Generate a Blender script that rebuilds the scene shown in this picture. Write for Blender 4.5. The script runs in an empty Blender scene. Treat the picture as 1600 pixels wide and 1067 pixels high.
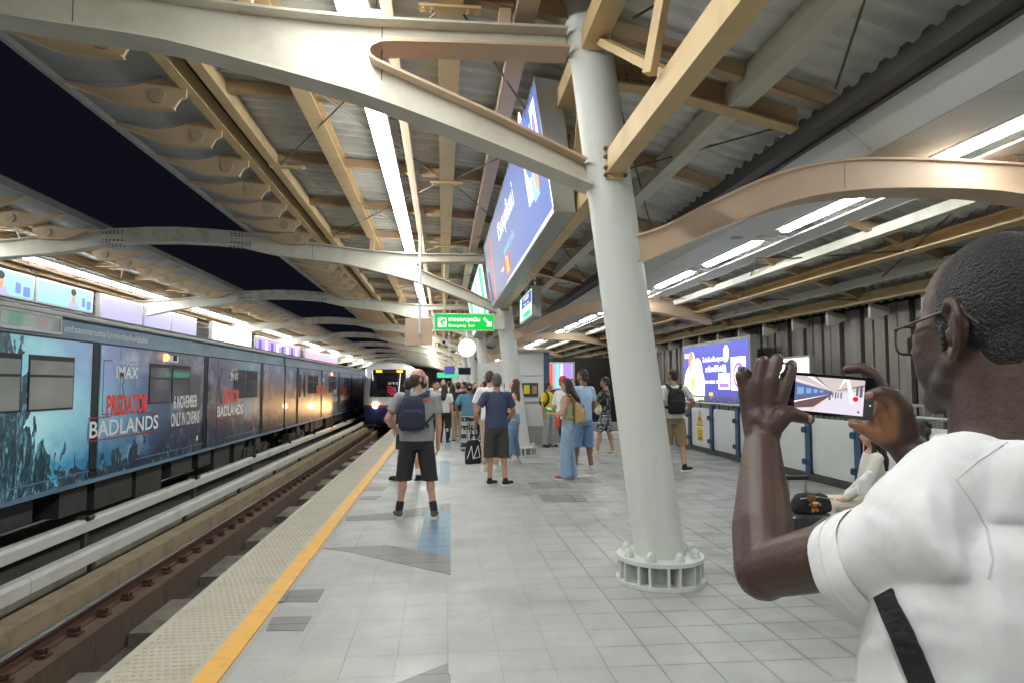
import bpy, bmesh, math, random
from mathutils import Vector, Matrix, noise
rnd = random.Random(7)
S = bpy.context.scene
COL = S.collection
R = math.radians
# ---------------------------------------------------------------- camera, world, exposure
FPX = 1063.0
PITCH = math.atan((601 - 533.5) / FPX)
YAW = math.atan(108 / FPX * math.cos(PITCH))
cam_d = bpy.data.cameras.new('camera')
cam_d.sensor_width = 36.0
cam_d.lens = FPX / 1600 * 36.0
cam_d.clip_start = 0.05
cam_d.clip_end = 600
cam = bpy.data.objects.new('camera', cam_d)
COL.objects.link(cam)
cam.location = (0, 0, 1.6)
cam.rotation_euler = (R(90) + PITCH, 0, -YAW)
S.camera = cam
W = bpy.data.worlds.new('World')
S.world = W
W.use_nodes = True
_bg = W.node_tree.nodes['Background']
_bg.inputs[0].default_value = (0.0036, 0.0038, 0.0068, 1)     # night sky over a lit city
_bg.inputs[1].default_value = 1.0
S.view_settings.view_transform = 'Standard'
S.view_settings.look = 'None'
S.view_settings.exposure = 0.3
S.view_settings.gamma = 1.0
S.view_settings.use_curve_mapping = False
S.cycles.use_denoising = True
S.cycles.max_bounces = 7
S.cycles.diffuse_bounces = 4
S.cycles.glossy_bounces = 3
S.cycles.transmission_bounces = 3
S.cycles.sample_clamp_indirect = 6.0
S.cycles.caustics_reflective = False
S.cycles.caustics_refractive = False
TUBE = 34.0          # radiance of the fluorescent diffusers

CF = Vector((math.sin(YAW) * math.cos(PITCH), math.cos(YAW) * math.cos(PITCH), math.sin(PITCH)))
CR = Vector((math.cos(YAW), -math.sin(YAW), 0))
CU = CR.cross(CF)
EYE = Vector((0, 0, 1.6))
def at(x, y, d):
    """a point d metres deep on the sight line of photo pixel (x, y): used to survey where things stand"""
    return EYE + (CF + CR * ((x - 800) / FPX) - CU * ((y - 533.5) / FPX)) * d

# ---------------------------------------------------------------- materials
def lk(nt, a, b): nt.links.new(a, b)
def mat(name, col, rough=0.5, metal=0.0, var=0.0, vscale=3.0, grime=None, gamt=0.0, gscale=1.5, bump=0.0, bscale=40.0,
        emit=None, estr=0.0, coat=0.0, spec=None, stretch=None, sss=0.0):
    m = bpy.data.materials.new(name)
    m.use_nodes = True
    nt = m.node_tree
    b = nt.nodes['Principled BSDF']
    b.inputs['Base Color'].default_value = (*col, 1)
    b.inputs['Roughness'].default_value = rough
    b.inputs['Metallic'].default_value = metal
    if coat: b.inputs['Coat Weight'].default_value = coat
    if spec is not None: b.inputs['Specular IOR Level'].default_value = spec
    if sss:
        b.inputs['Subsurface Weight'].default_value = sss
        b.inputs['Subsurface Radius'].default_value = (0.012, 0.005, 0.003)
        b.inputs['Subsurface Scale'].default_value = 1.0
    if emit is not None:
        b.inputs['Emission Color'].default_value = (*emit, 1)
        b.inputs['Emission Strength'].default_value = estr
    if var or gamt or bump:
        g = nt.nodes.new('ShaderNodeNewGeometry')
        vec = g.outputs['Position']
        if stretch:
            mp = nt.nodes.new('ShaderNodeMapping')
            mp.inputs['Scale'].default_value = stretch
            lk(nt, vec, mp.inputs[0]); vec = mp.outputs[0]
    cur = None
    if var:
        n = nt.nodes.new('ShaderNodeTexNoise')
        n.inputs['Scale'].default_value = vscale
        n.inputs['Detail'].default_value = 5
        lk(nt, vec, n.inputs['Vector'])
        mx = nt.nodes.new('ShaderNodeMix'); mx.data_type = 'RGBA'
        mx.inputs[6].default_value = (*[c * (1 - var) for c in col], 1)
        mx.inputs[7].default_value = (*[min(1, c * (1 + var)) for c in col], 1)
        lk(nt, n.outputs['Fac'], mx.inputs[0])
        cur = mx.outputs[2]
    if gamt:
        n2 = nt.nodes.new('ShaderNodeTexNoise')
        n2.inputs['Scale'].default_value = gscale
        n2.inputs['Detail'].default_value = 8
        n2.inputs['Roughness'].default_value = 0.65
        lk(nt, vec, n2.inputs['Vector'])
        rp = nt.nodes.new('ShaderNodeMapRange')
        rp.inputs[1].default_value = 0.5; rp.inputs[2].default_value = 0.75
        rp.inputs[3].default_value = 0.0; rp.inputs[4].default_value = gamt
        lk(nt, n2.outputs['Fac'], rp.inputs[0])
        m2 = nt.nodes.new('ShaderNodeMix'); m2.data_type = 'RGBA'
        m2.inputs[6].default_value = (*col, 1)
        if cur: lk(nt, cur, m2.inputs[6])
        m2.inputs[7].default_value = (*(grime or (0.1, 0.08, 0.06)), 1)
        lk(nt, rp.outputs[0], m2.inputs[0])
        cur = m2.outputs[2]
    if cur: lk(nt, cur, b.inputs['Base Color'])
    if bump:
        n3 = nt.nodes.new('ShaderNodeTexNoise')
        n3.inputs['Scale'].default_value = bscale
        n3.inputs['Detail'].default_value = 4
        lk(nt, vec, n3.inputs['Vector'])
        bp = nt.nodes.new('ShaderNodeBump')
        bp.inputs['Strength'].default_value = bump
        bp.inputs['Distance'].default_value = 0.02
        lk(nt, n3.outputs['Fac'], bp.inputs['Height'])
        lk(nt, bp.outputs[0], b.inputs['Normal'])
    return m
def glow(name, col, s):
    return mat(name, [min(1, c) * 0.06 for c in col], 0.6, emit=col, estr=s, spec=.12)

M = {}
M['column'] = mat('column_paint', (0.60, 0.62, 0.59), 0.5, var=0.07, vscale=2.5, grime=(.34, .33, .30), gamt=.35, gscale=3, stretch=(1, 1, .25))
M['arm'] = mat('arm_paint', (0.60, 0.58, 0.50), 0.5, var=0.08, vscale=2.0, grime=(.28, .25, .2), gamt=.4, gscale=2.2)
M['arch'] = mat('arch_paint', (0.68, 0.65, 0.57), 0.55, var=0.1, grime=(.16, .15, .14), gamt=.7, gscale=2.6)
M['tan'] = mat('tan_paint', (0.56, 0.41, 0.29), 0.55, var=0.08, vscale=2.0, grime=(.3, .2, .13), gamt=.3)
M['yellow'] = mat('ochre_paint', (0.60, 0.44, 0.23), 0.55, var=0.12, vscale=2.5, grime=(.25, .16, .09), gamt=.45, gscale=2)
M['brown'] = mat('joist_paint', (0.42, 0.29, 0.17), 0.6, var=0.15, grime=(.12, .08, .05), gamt=.5)
M['bracket'] = mat('bracket_paint', (0.56, 0.42, 0.27), 0.6, var=0.15, vscale=3, grime=(.2, .13, .08), gamt=.45)
M['sheet'] = mat('roof_sheet', (0.60, 0.605, 0.58), 0.5, metal=.1, var=0.15, vscale=1.2, grime=(.12, .11, .1), gamt=.5, gscale=1.1)
M['soffit'] = mat('eave_soffit', (0.34, 0.35, 0.355), 0.6, var=.15, vscale=1.5, grime=(.1, .1, .1), gamt=.4)
M['white_panel'] = mat('soffit_panel', (0.66, 0.68, 0.67), 0.45, var=.04, grime=(.4, .4, .38), gamt=.2)
M['dark'] = mat('dark_steel', (0.055, 0.054, 0.053), 0.55, var=.3)
M['steel'] = mat('bare_steel', (0.42, 0.42, 0.41), 0.35, metal=.8, var=.15)
M['galv'] = mat('galvanised', (0.36, 0.36, 0.35), 0.45, metal=.4, var=.15)
M['rod'] = mat('rod_steel', (0.12, 0.10, 0.08), 0.5, metal=.4)
M['bolt'] = mat('bolt_steel', (0.14, 0.11, 0.09), 0.5, metal=.4)
M['tactile'] = mat('tactile_slab', (0.43, 0.405, 0.33), 0.6, var=.08, vscale=4, grime=(.25, .2, .13), gamt=.35, gscale=3)
M['stripe'] = mat('yellow_line', (0.75, 0.42, 0.10), 0.5, var=.06, grime=(.36, .22, .1), gamt=.55, gscale=7)
M['grout'] = mat('grout', (0.36, 0.36, 0.35), 0.8, var=.1)
M['grout_dark'] = mat('grout_dark', (0.17, 0.17, 0.165), 0.8, var=.2)
M['inlay_grey'] = mat('inlay_grey', (0.20, 0.195, 0.19), 0.45, var=.12, vscale=8)
M['inlay_blue'] = mat('inlay_blue', (0.16, 0.25, 0.34), 0.45, var=.10, vscale=8)
M['concrete'] = mat('concrete', (0.22, 0.20, 0.17), 0.85, var=.25, vscale=2, grime=(.07, .055, .04), gamt=.85, gscale=1.6, bump=.4, bscale=30)
M['bed'] = mat('bed_concrete', (0.085, 0.08, 0.072), 0.85, var=.35, vscale=1.5, grime=(.03, .028, .025), gamt=.8, gscale=1.2, bump=.4, bscale=20)
M['rust_conc'] = mat('rusty_plinth', (0.135, 0.095, 0.068), 0.85, var=.3, vscale=4, grime=(.05, .025, .015), gamt=.85, gscale=4, bump=.5, bscale=25, stretch=(1, 1, .3))
M['rail_rust'] = mat('rail_rust', (0.10, 0.05, 0.035), 0.7, metal=.3, var=.3, vscale=10)
M['rail_top'] = mat('rail_top', (0.45, 0.42, 0.38), 0.25, metal=.9, var=.1)
M['guard'] = mat('guard_beam', (0.29, 0.23, 0.145), 0.8, var=.3, vscale=3, grime=(.1, .07, .04), gamt=.8, gscale=2.5, bump=.4)
M['cover'] = mat('rail_cover', (0.56, 0.56, 0.53), 0.5, var=.1, vscale=1.5, grime=(.22, .18, .13), gamt=.45, gscale=2.5, stretch=(3, .6, 1))
M['blue_post'] = mat('blue_post', (0.045, 0.10, 0.19), 0.45, var=.15, grime=(.02, .03, .05), gamt=.3)
M['fence_panel'] = mat('fence_panel', (0.70, 0.72, 0.71), 0.4, var=.04, grime=(.45, .45, .43), gamt=.25, gscale=1.2)
M['wall_fin'] = mat('wall_fin', (0.25, 0.225, 0.205), 0.5, metal=.3, var=.2, stretch=(1, 1, .2))
M['wall_back'] = mat('wall_back', (0.02, 0.018, 0.018), 0.8)
M['tube'] = glow('fluorescent', (0.98, 1.0, 0.96), TUBE)
M['tube_r'] = glow('fluorescent_soffit', (0.97, 1.0, 0.97), TUBE)
M['tube_far'] = glow('fluorescent_far', (0.98, 1.0, 0.97), TUBE * 1.2)
M['lamp_white'] = mat('housing_white', (.7, .7, .68), .4)
M['black'] = mat('black_plastic', (.012, .012, .013), .4)
M['rubber'] = mat('rubber', (.02, .02, .02), .7)
M['glass'] = mat('dark_glass', (.012, .014, .017), .08, coat=.5)

# ---------------------------------------------------------------- mesh helpers
def wloc(o):
    v = Vector((0, 0, 0))
    while o is not None:
        v = v + o.location; o = o.parent
    return v
class MB:
    def __init__(s): s.v = []; s.f = []
    def add(s, vs, fs):
        n = len(s.v); s.v += [tuple(p) for p in vs]; s.f += [tuple(i + n for i in f) for f in fs]; return s
    def box(s, x0, x1, y0, y1, z0, z1):
        return s.add([(x0, y0, z0), (x1, y0, z0), (x1, y1, z0), (x0, y1, z0), (x0, y0, z1), (x1, y0, z1), (x1, y1, z1), (x0, y1, z1)],
                     [(0, 3, 2, 1), (4, 5, 6, 7), (0, 1, 5, 4), (1, 2, 6, 5), (2, 3, 7, 6), (3, 0, 4, 7)])
    def bar(s, a, b, w, h, up=(0, 0, 1)):
        a = Vector(a); b = Vector(b); d = (b - a).normalized(); u = Vector(up)
        if abs(d.dot(u)) > .98: u = Vector((0, 1, 0))
        x = d.cross(u).normalized(); z = x.cross(d)
        vs = []
        for p in (a, b):
            for sx, sz in ((-1, -1), (1, -1), (1, 1), (-1, 1)): vs.append(p + x * (w / 2 * sx) + z * (h / 2 * sz))
        return s.add(vs, [(3, 2, 1, 0), (4, 5, 6, 7), (0, 1, 5, 4), (1, 2, 6, 5), (2, 3, 7, 6), (3, 0, 4, 7)])
    def tube(s, a, b, r0, r1=None, n=10, caps=True):
        r1 = r0 if r1 is None else r1
        a = Vector(a); b = Vector(b); d = (b - a).normalized()
        u = Vector((0, 0, 1)) if abs(d.z) < .95 else Vector((0, 1, 0))
        x = d.cross(u).normalized(); y = d.cross(x)
        vs = []
        for p, r in ((a, r0), (b, r1)):
            for i in range(n):
                t = 2 * math.pi * i / n; vs.append(p + x * (r * math.cos(t)) + y * (r * math.sin(t)))
        fs = [(i, i + n, (i + 1) % n + n, (i + 1) % n) for i in range(n)]
        if caps: fs += [tuple(range(n)), tuple(range(2 * n - 1, n - 1, -1))]
        return s.add(vs, fs)
    def path(s, pts, r, n=8):
        pts = [Vector(p) for p in pts]
        for a, b in zip(pts, pts[1:]): s.tube(a, b, r, r, n)
        return s
    def ell(s, c, rx, ry, rz, n=12, m=8, B=None):
        c = Vector(c); vs = []; fs = []
        for j in range(1, m):
            t = math.pi * j / m
            for i in range(n):
                p = 2 * math.pi * i / n
                q = Vector((rx * math.sin(t) * math.cos(p), ry * math.sin(t) * math.sin(p), rz * math.cos(t)))
                if B is not None: q = B @ q
                vs.append(c + q)
        q = Vector((0, 0, rz)); q = B @ q if B is not None else q
        vs += [c + q, c - q]; k = len(vs)
        for j in range(m - 2):
            for i in range(n):
                a = j * n + i; b = j * n + (i + 1) % n; fs.append((a, a + n, b + n, b))
        for i in range(n):
            fs.append((k - 2, i, (i + 1) % n)); fs.append((k - 1, (m - 2) * n + (i + 1) % n, (m - 2) * n + i))
        return s.add(vs, fs)
    def cap(s, a, b, r0, r1, n=12):
        """tapered capsule as a chain of overlapping rings with round ends"""
        a = Vector(a); b = Vector(b); d = b - a
        L = d.length
        if L < 1e-6: return s.ell(a, r0, r0, r0, n)
        d /= L
        u = Vector((0, 0, 1)) if abs(d.z) < .9 else Vector((0, 1, 0))
        x = d.cross(u).normalized(); y = d.cross(x)
        rings = []
        for k in (80, 50, 20): rings.append((-r0 * math.sin(R(k)), r0 * math.cos(R(k))))
        for k in (0, .33, .66, 1): rings.append((L * k, r0 + (r1 - r0) * k))
        for k in (20, 50, 80): rings.append((L + r1 * math.sin(R(k)), r1 * math.cos(R(k))))
        vs = [a + d * t + x * (r * math.cos(2 * math.pi * i / n)) + y * (r * math.sin(2 * math.pi * i / n)) for t, r in rings for i in range(n)]
        m = len(rings)
        fs = [(j * n + i, (j + 1) * n + i, (j + 1) * n + (i + 1) % n, j * n + (i + 1) % n) for j in range(m - 1) for i in range(n)]
        fs += [tuple(range(n)), tuple(range(m * n - 1, (m - 1) * n - 1, -1))]
        return s.add(vs, fs)
    def loft(s, rings, n=20):
        """closed tube through elliptical rings (centre, rx, ry[, rot-basis]) : flat ends"""
        vs = []
        for c, rx, ry, ax, ay in rings:
            c = Vector(c); ax = Vector(ax); ay = Vector(ay)
            for i in range(n):
                t = 2 * math.pi * i / n
                vs.append(c + ax * (rx * math.cos(t)) + ay * (ry * math.sin(t)))
        m = len(rings)
        fs = [(j * n + i, j * n + (i + 1) % n, (j + 1) * n + (i + 1) % n, (j + 1) * n + i) for j in range(m - 1) for i in range(n)]
        fs += [tuple(range(n - 1, -1, -1)), tuple(range((m - 1) * n, m * n))]
        return s.add(vs, fs)
    def ext(s, poly, f, t0, t1):
        """polygon [(a,b)] extruded from t0 to t1; f(a,b,t)->xyz"""
        n = len(poly)
        vs = [f(a, b, t0) for a, b in poly] + [f(a, b, t1) for a, b in poly]
        return s.add(vs, [tuple(range(n - 1, -1, -1)), tuple(range(n, 2 * n))] + [(i, (i + 1) % n, (i + 1) % n + n, i + n) for i in range(n)])
    @staticmethod
    def curve(pts, n=4):
        P = [Vector(p) for p in pts]; out = []
        for i in range(len(P) - 1):
            p0 = P[max(i - 1, 0)]; p1 = P[i]; p2 = P[i + 1]; p3 = P[min(i + 2, len(P) - 1)]
            for k in range(n):
                t = k / n
                q = .5 * ((2 * p1) + (p2 - p0) * t + (2 * p0 - 5 * p1 + 4 * p2 - p3) * t * t + (3 * p1 - p0 - 3 * p2 + p3) * t ** 3)
                out.append(tuple(q))
        return out + [tuple(P[-1])]
    def strip(s, pts, w0, w1, th, f):
        """flange: a thin plate following pts [(a,b)], between t=w0..w1, thickness th"""
        P = [Vector((a, b)) for a, b in pts]; N = []
        for i in range(len(P)):
            d = (P[min(i + 1, len(P) - 1)] - P[max(i - 1, 0)]).normalized(); N.append(Vector((-d.y, d.x)))
        vs = []
        for p, n in zip(P, N):
            for q, t in ((p + n * th / 2, w0), (p + n * th / 2, w1), (p - n * th / 2, w1), (p - n * th / 2, w0)): vs.append(f(q.x, q.y, t))
        m = len(P); fs = [(0, 1, 2, 3), (4 * m - 1, 4 * m - 2, 4 * m - 3, 4 * m - 4)]
        for j in range(m - 1):
            for k in range(4):
                a = 4 * j + k; b = 4 * j + (k + 1) % 4; fs.append((a, a + 4, b + 4, b))
        return s.add(vs, fs)
    def mesh(s, name, m, off=(0, 0, 0), smooth=False):
        me = bpy.data.meshes.new(name)
        me.from_pydata([(x - off[0], y - off[1], z - off[2]) for x, y, z in s.v], [], s.f)
        bm = bmesh.new(); bm.from_mesh(me); bmesh.ops.recalc_face_normals(bm, faces=bm.faces); bm.to_mesh(me); bm.free()
        me.update()
        if smooth:
            me.polygons.foreach_set('use_smooth', [True] * len(me.polygons))
            try: me.set_sharp_from_angle(angle=R(40))
            except Exception: pass
        me.materials.append(m)
        return me
    def build(s, name, m, parent=None, smooth=False, local=False):
        off = (0, 0, 0) if (parent is None or local) else wloc(parent)
        return inst(name, s.mesh(name, m, off, smooth), parent)
def inst(name, me, parent=None, loc=None):
    o = bpy.data.objects.new(name, me)
    COL.objects.link(o)
    if parent is not None: o.parent = parent
    if loc is not None: o.location = loc
    return o
def tag(o, label=None, cat=None, group=None, kind=None):
    if label: o['label'] = label
    if cat: o['category'] = cat
    if group: o['group'] = group
    if kind: o['kind'] = kind
    return o
def thing(name, loc, label, cat, group=None, rz=0.0, kind=None):
    o = bpy.data.objects.new(name, None)
    o.empty_display_size = .1
    COL.objects.link(o); o.location = loc; o.rotation_euler = (0, 0, rz)
    return tag(o, label, cat, group, kind)
def kids(o): return [c for c in ALLKIDS.get(o.name, [])]
def copy_tree(o, parent=None):
    c = o.copy(); COL.objects.link(c)
    if parent is not None: c.parent = parent
    for ch in o.children: copy_tree(ch, c)
    return c
XZ = lambda a, b, t: (a, t, b)      # profile in X-Z extruded along Y
YZ = lambda a, b, t: (t, a, b)      # profile in Y-Z extruded along X
XY = lambda a, b, t: (a, b, t)
JUNK = []
WS = bpy.data.scenes.new('workshop')      # a side scene where shapes are welded, dropped at the end
def evald(o):
    vl = WS.view_layers[0]; vl.update()
    dg = vl.depsgraph
    return bpy.data.meshes.new_from_object(o.evaluated_get(dg))
def blob(mb, voxel, smooth=3, m=None, name='body', wr=0.0, wscale=6.0, wst=(1, 1, 1), decim=None, seed=0.0, fac=.5):
    """weld overlapping closed shapes into one continuous skin"""
    me = bpy.data.meshes.new('tmp'); me.from_pydata(mb.v, [], mb.f); me.update()
    o = bpy.data.objects.new('tmp', me); WS.collection.objects.link(o)
    r = o.modifiers.new('r', 'REMESH'); r.mode = 'VOXEL'; r.voxel_size = voxel
    if smooth:
        sm = o.modifiers.new('s', 'SMOOTH'); sm.iterations = smooth; sm.factor = fac
    out = evald(o)
    WS.collection.objects.unlink(o); JUNK.extend((o, me))
    out.name = name
    out.polygons.foreach_set('use_smooth', [True] * len(out.polygons))
    out.materials.clear()
    if m is not None: out.materials.append(m)
    if wr:
        nrm = [v.normal.copy() for v in out.vertices]
        for v, nv in zip(out.vertices, nrm):
            p = v.co; q = Vector((p.x * wst[0] + seed, p.y * wst[1], p.z * wst[2])) * wscale
            k = noise.noise(q) + .5 * noise.noise(q * 2.1)
            v.co = p + nv * (wr * k)
        out.update()
    return out
def text_mesh(s, w, h, m, name='lettering', bold=0.0, shear=0.0, depth=0.0):
    c = bpy.data.curves.new('t', 'FONT'); c.body = s; c.size = 1.0; c.offset = bold; c.shear = shear; c.resolution_u = 3
    o = bpy.data.objects.new('t', c); WS.collection.objects.link(o)
    me = evald(o); WS.collection.objects.unlink(o); JUNK.extend((o, c))
    xs = [v.co.x for v in me.vertices] or [0, 1]; ys = [v.co.y for v in me.vertices] or [0, 1]
    x0, x1, y0, y1 = min(xs), max(xs), min(ys), max(ys)
    sx = w / max(x1 - x0, 1e-6); sy = h / max(y1 - y0, 1e-6)
    for v in me.vertices: v.co = ((v.co.x - x0) * sx, (v.co.y - y0) * sy, depth)
    me.materials.clear(); me.materials.append(m); me.name = name
    return me
ROT_PX = (R(90), 0, R(90))      # print that faces +X, reads along +Y
ROT_NX = (R(90), 0, R(-90))     # faces -X, reads along -Y
ROT_NY = (R(90), 0, 0)          # faces the camera end, reads along +X
def text(s, loc, rot, w, h, m, parent, bold=0.0, shear=0.0, name='lettering'):
    o = inst(name, text_mesh(s, w, h, m, name, bold, shear), parent)
    o.location = Vector(loc) - wloc(parent) if parent is not None else loc
    o.rotation_euler = rot
    return o
def quad(name, m, loc, rot, pts, parent, dz=0.0):
    """flat print: polygon(s) pts in the plane of rot at loc"""
    mb = MB()
    polys = pts if isinstance(pts[0][0], (tuple, list)) else [pts]
    for pl in polys: mb.add([(x, y, dz) for x, y in pl], [tuple(range(len(pl)))])
    me = mb.mesh(name, m)
    o = inst(name, me, parent); o.location = Vector(loc) - wloc(parent); o.rotation_euler = rot
    return o
def disc(cx, cy, rx, ry=None, n=20):
    ry = rx if ry is None else ry
    return [(cx + rx * math.cos(2 * math.pi * i / n), cy + ry * math.sin(2 * math.pi * i / n)) for i in range(n)]
def rect(x0, x1, y0, y1): return [(x0, y0), (x1, y0), (x1, y1), (x0, y1)]
# ================================================================ SETTING
Y0, BAY, NB = 5.56, 10.0, 11          # first column line, bay length, column lines in view
MID = -5.86                           # axis between the two tracks: the far platform mirrors ours
def mirror(x): return 2 * MID - x
sky_mat = M['wall_back']
# ---- floor tile material: every tile a slightly different shade, dirt drifting across
def tile_mat():
    m = mat('terrazzo_tile', (.43, .435, .42), .42)
    nt = m.node_tree; b = nt.nodes['Principled BSDF']
    g = nt.nodes.new('ShaderNodeNewGeometry')
    def noise_(s, det, vec=None):
        n = nt.nodes.new('ShaderNodeTexNoise'); n.inputs['Scale'].default_value = s; n.inputs['Detail'].default_value = det
        lk(nt, vec or g.outputs['Position'], n.inputs['Vector']); return n.outputs['Fac']
    def rng(v, a, b_, c, d):
        r = nt.nodes.new('ShaderNodeMapRange'); r.inputs[1].default_value = a; r.inputs[2].default_value = b_
        r.inputs[3].default_value = c; r.inputs[4].default_value = d; lk(nt, v, r.inputs[0]); return r.outputs[0]
    def mul(a, b_):
        k = nt.nodes.new('ShaderNodeMath'); k.operation = 'MULTIPLY'; lk(nt, a, k.inputs[0]); lk(nt, b_, k.inputs[1]); return k.outputs[0]
    sn = nt.nodes.new('ShaderNodeVectorMath'); sn.operation = 'SUBTRACT'; lk(nt, g.outputs['Position'], sn.inputs[0]); sn.inputs[1].default_value = (.04, 0, -1)
    sc = nt.nodes.new('ShaderNodeVectorMath'); sc.operation = 'SCALE'; lk(nt, sn.outputs[0], sc.inputs[0]); sc.inputs['Scale'].default_value = 1 / .3
    fl = nt.nodes.new('ShaderNodeVectorMath'); fl.operation = 'FLOOR'; lk(nt, sc.outputs[0], fl.inputs[0])
    wn = nt.nodes.new('ShaderNodeTexWhiteNoise'); wn.noise_dimensions = '2D'; lk(nt, fl.outputs[0], wn.inputs['Vector'])
    a = mul(rng(wn.outputs['Value'], 0, 1, .965, 1.03), rng(noise_(1.1, 6), .3, .72, 1.10, .88))
    a = mul(a, rng(noise_(150, 2), .3, .7, .80, 1.2))
    a = mul(a, rng(noise_(9, 5), .55, .8, 1.0, .84))
    sx = nt.nodes.new('ShaderNodeSeparateXYZ'); lk(nt, g.outputs['Position'], sx.inputs[0])
    a = mul(a, rng(sx.outputs['X'], .7, 2.8, 1.0, .70))           # floor tone gets darker towards the right
    # grime worked into the joints of the rough paving on the right
    fr = nt.nodes.new('ShaderNodeVectorMath'); fr.operation = 'FRACTION'; lk(nt, sc.outputs[0], fr.inputs[0])
    s2 = nt.nodes.new('ShaderNodeSeparateXYZ'); lk(nt, fr.outputs[0], s2.inputs[0])
    def edge(v):
        k = nt.nodes.new('ShaderNodeMath'); k.operation = 'PINGPONG'; k.inputs[1].default_value = .5; lk(nt, v, k.inputs[0]); return k.outputs[0]
    mn = nt.nodes.new('ShaderNodeMath'); mn.operation = 'MINIMUM'; lk(nt, edge(s2.outputs['X']), mn.inputs[0]); lk(nt, edge(s2.outputs['Y']), mn.inputs[1])
    dirt = mul(rng(mn.outputs[0], .0, .14, 1, 0), mul(rng(noise_(3.1, 6), .40, .62, .1, 1), rng(sx.outputs['X'], .8, 2.6, .05, .30)))
    inv = nt.nodes.new('ShaderNodeMath'); inv.operation = 'SUBTRACT'; inv.inputs[0].default_value = 1; lk(nt, dirt, inv.inputs[1])
    a = mul(a, inv.outputs[0])
    a = mul(a, rng(noise_(.55, 7), .52, .72, 1.0, .80))
    c = nt.nodes.new('ShaderNodeMix'); c.data_type = 'RGBA'; c.blend_type = 'MULTIPLY'; c.inputs[0].default_value = 1
    c.inputs[6].default_value = (.365, .375, .36, 1); cb = nt.nodes.new('ShaderNodeCombineColor')
    for i in range(3): lk(nt, a, cb.inputs[i])
    lk(nt, cb.outputs[0], c.inputs[7]); lk(nt, c.outputs[2], b.inputs['Base Color'])
    lk(nt, rng(noise_(2.2, 5), .3, .7, .34, .6), b.inputs['Roughness'])
    return m
M['tile'] = tile_mat()
PX1 = 8.2
slab = MB().box(-1.85, 1.24, -6, 125, -.42, -.012).build('platform_floor', M['grout']); tag(slab, kind='structure')
MB().box(1.24, PX1, -6, 125, -.42, -.012).build('bedding', M['grout_dark'], slab)
# tiles: 300 nearest in view one by one, the rest joined
def inframe(p, mx=10):
    v = Vector(p) - EYE; d = v.dot(CF)
    if d < .2: return None
    x = 800 + FPX * v.dot(CR) / d; y = 533.5 - FPX * v.dot(CU) / d
    return d if -mx < x < 1600 + mx and -mx < y < 1067 + mx else None
TS = .3
cells = []
for i in range(-4, 28):
    for j in range(-8, 410):
        x = .04 + TS * i; y = TS * j
        d = inframe((x + .15, y + .15, 0))
        cells.append((d if d else 1e3 + y, x, y, i))
cells.sort()
def gap(i): return .0009 if i < 3 else .0042
def tile_box(mb, x, y, g, x0=0, y0=0):
    b = .0009 if g < .002 else .002
    a0, a1, c0, c1 = x + g / 2, x + TS - g / 2, y + g / 2, y + TS - g / 2
    vs = [(a0, c0, -.012), (a1, c0, -.012), (a1, c1, -.012), (a0, c1, -.012), (a0, c0, -b), (a1, c0, -b), (a1, c1, -b), (a0, c1, -b),
          (a0 + b, c0 + b, 0), (a1 - b, c0 + b, 0), (a1 - b, c1 - b, 0), (a0 + b, c1 - b, 0)]
    fs = [(8, 9, 10, 11)] + [(k, (k + 1) % 4, (k + 1) % 4 + 4, k + 4) for k in range(4)] + [(k + 4, (k + 1) % 4 + 4, (k + 1) % 4 + 8, k + 8) for k in range(4)]
    mb.add(vs, fs)
tm = {}
for g in (gap(0), gap(9)):
    mb = MB(); tile_box(mb, 0, 0, g); tm[g] = mb.mesh('tile', M['tile'])
far_t = MB()
for n, (d, x, y, i) in enumerate(cells):
    if n < 300: inst('tile', tm[gap(i)], slab, (x, y, 0))
    else:
        g = gap(i) / 2
        far_t.add([(x + g, y + g, 0), (x + TS - g, y + g, 0), (x + TS - g, y + TS - g, 0), (x + g, y + TS - g, 0)], [(0, 1, 2, 3)])
tag(far_t.build('tile_field', M['tile'], slab), kind='stuff')
# grey and blue inlays, cut to the tile grid
def clip(poly, axis, lim, sgn):
    out = []
    for k in range(len(poly)):
        a, b = poly[k], poly[(k + 1) % len(poly)]
        da, db = sgn * (a[axis] - lim), sgn * (b[axis] - lim)
        if da >= 0: out.append(a)
        if (da >= 0) != (db >= 0):
            t = da / (da - db); out.append((a[0] + (b[0] - a[0]) * t, a[1] + (b[1] - a[1]) * t))
    return out
def floor_px(x, y):
    d = CF + CR * ((x - 800) / FPX) - CU * ((y - 533.5) / FPX); t = -1.6 / d.z
    return (d.x * t, d.y * t)
def inlay(pts, m, h=.003):
    P = [floor_px(*p) for p in pts]
    x0, x1 = min(p[0] for p in P), max(p[0] for p in P); y0, y1 = min(p[1] for p in P), max(p[1] for p in P)
    for i in range(math.floor((x0 - .04) / TS), math.ceil((x1 - .04) / TS)):
        for j in range(math.floor(y0 / TS), math.ceil(y1 / TS)):
            q = P; gx = .04 + TS * i; gy = TS * j; e = .0025
            for ax, lim, sg in ((0, gx + e, 1), (0, gx + TS - e, -1), (1, gy + e, 1), (1, gy + TS - e, -1)):
                q = clip(q, ax, lim, sg)
                if len(q) < 3: break
            if len(q) < 3: continue
            ar = abs(sum(q[k][0] * q[(k + 1) % len(q)][1] - q[(k + 1) % len(q)][0] * q[k][1] for k in range(len(q)))) / 2
            if ar < .002: continue
            MB().ext(q, XY, -.004, h).build('inlay_tile', m, slab)
inlay([(504, 856), (604, 851), (651, 859), (704, 870), (704, 897), (674, 891), (546, 862)], M['inlay_grey'])
inlay([(540, 807), (612, 800), (704, 785), (704, 798), (604, 812), (540, 813)], M['inlay_grey'])
inlay([(666, 798), (704, 798), (704, 870), (651, 859)], M['inlay_blue'], .0036)
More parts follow.
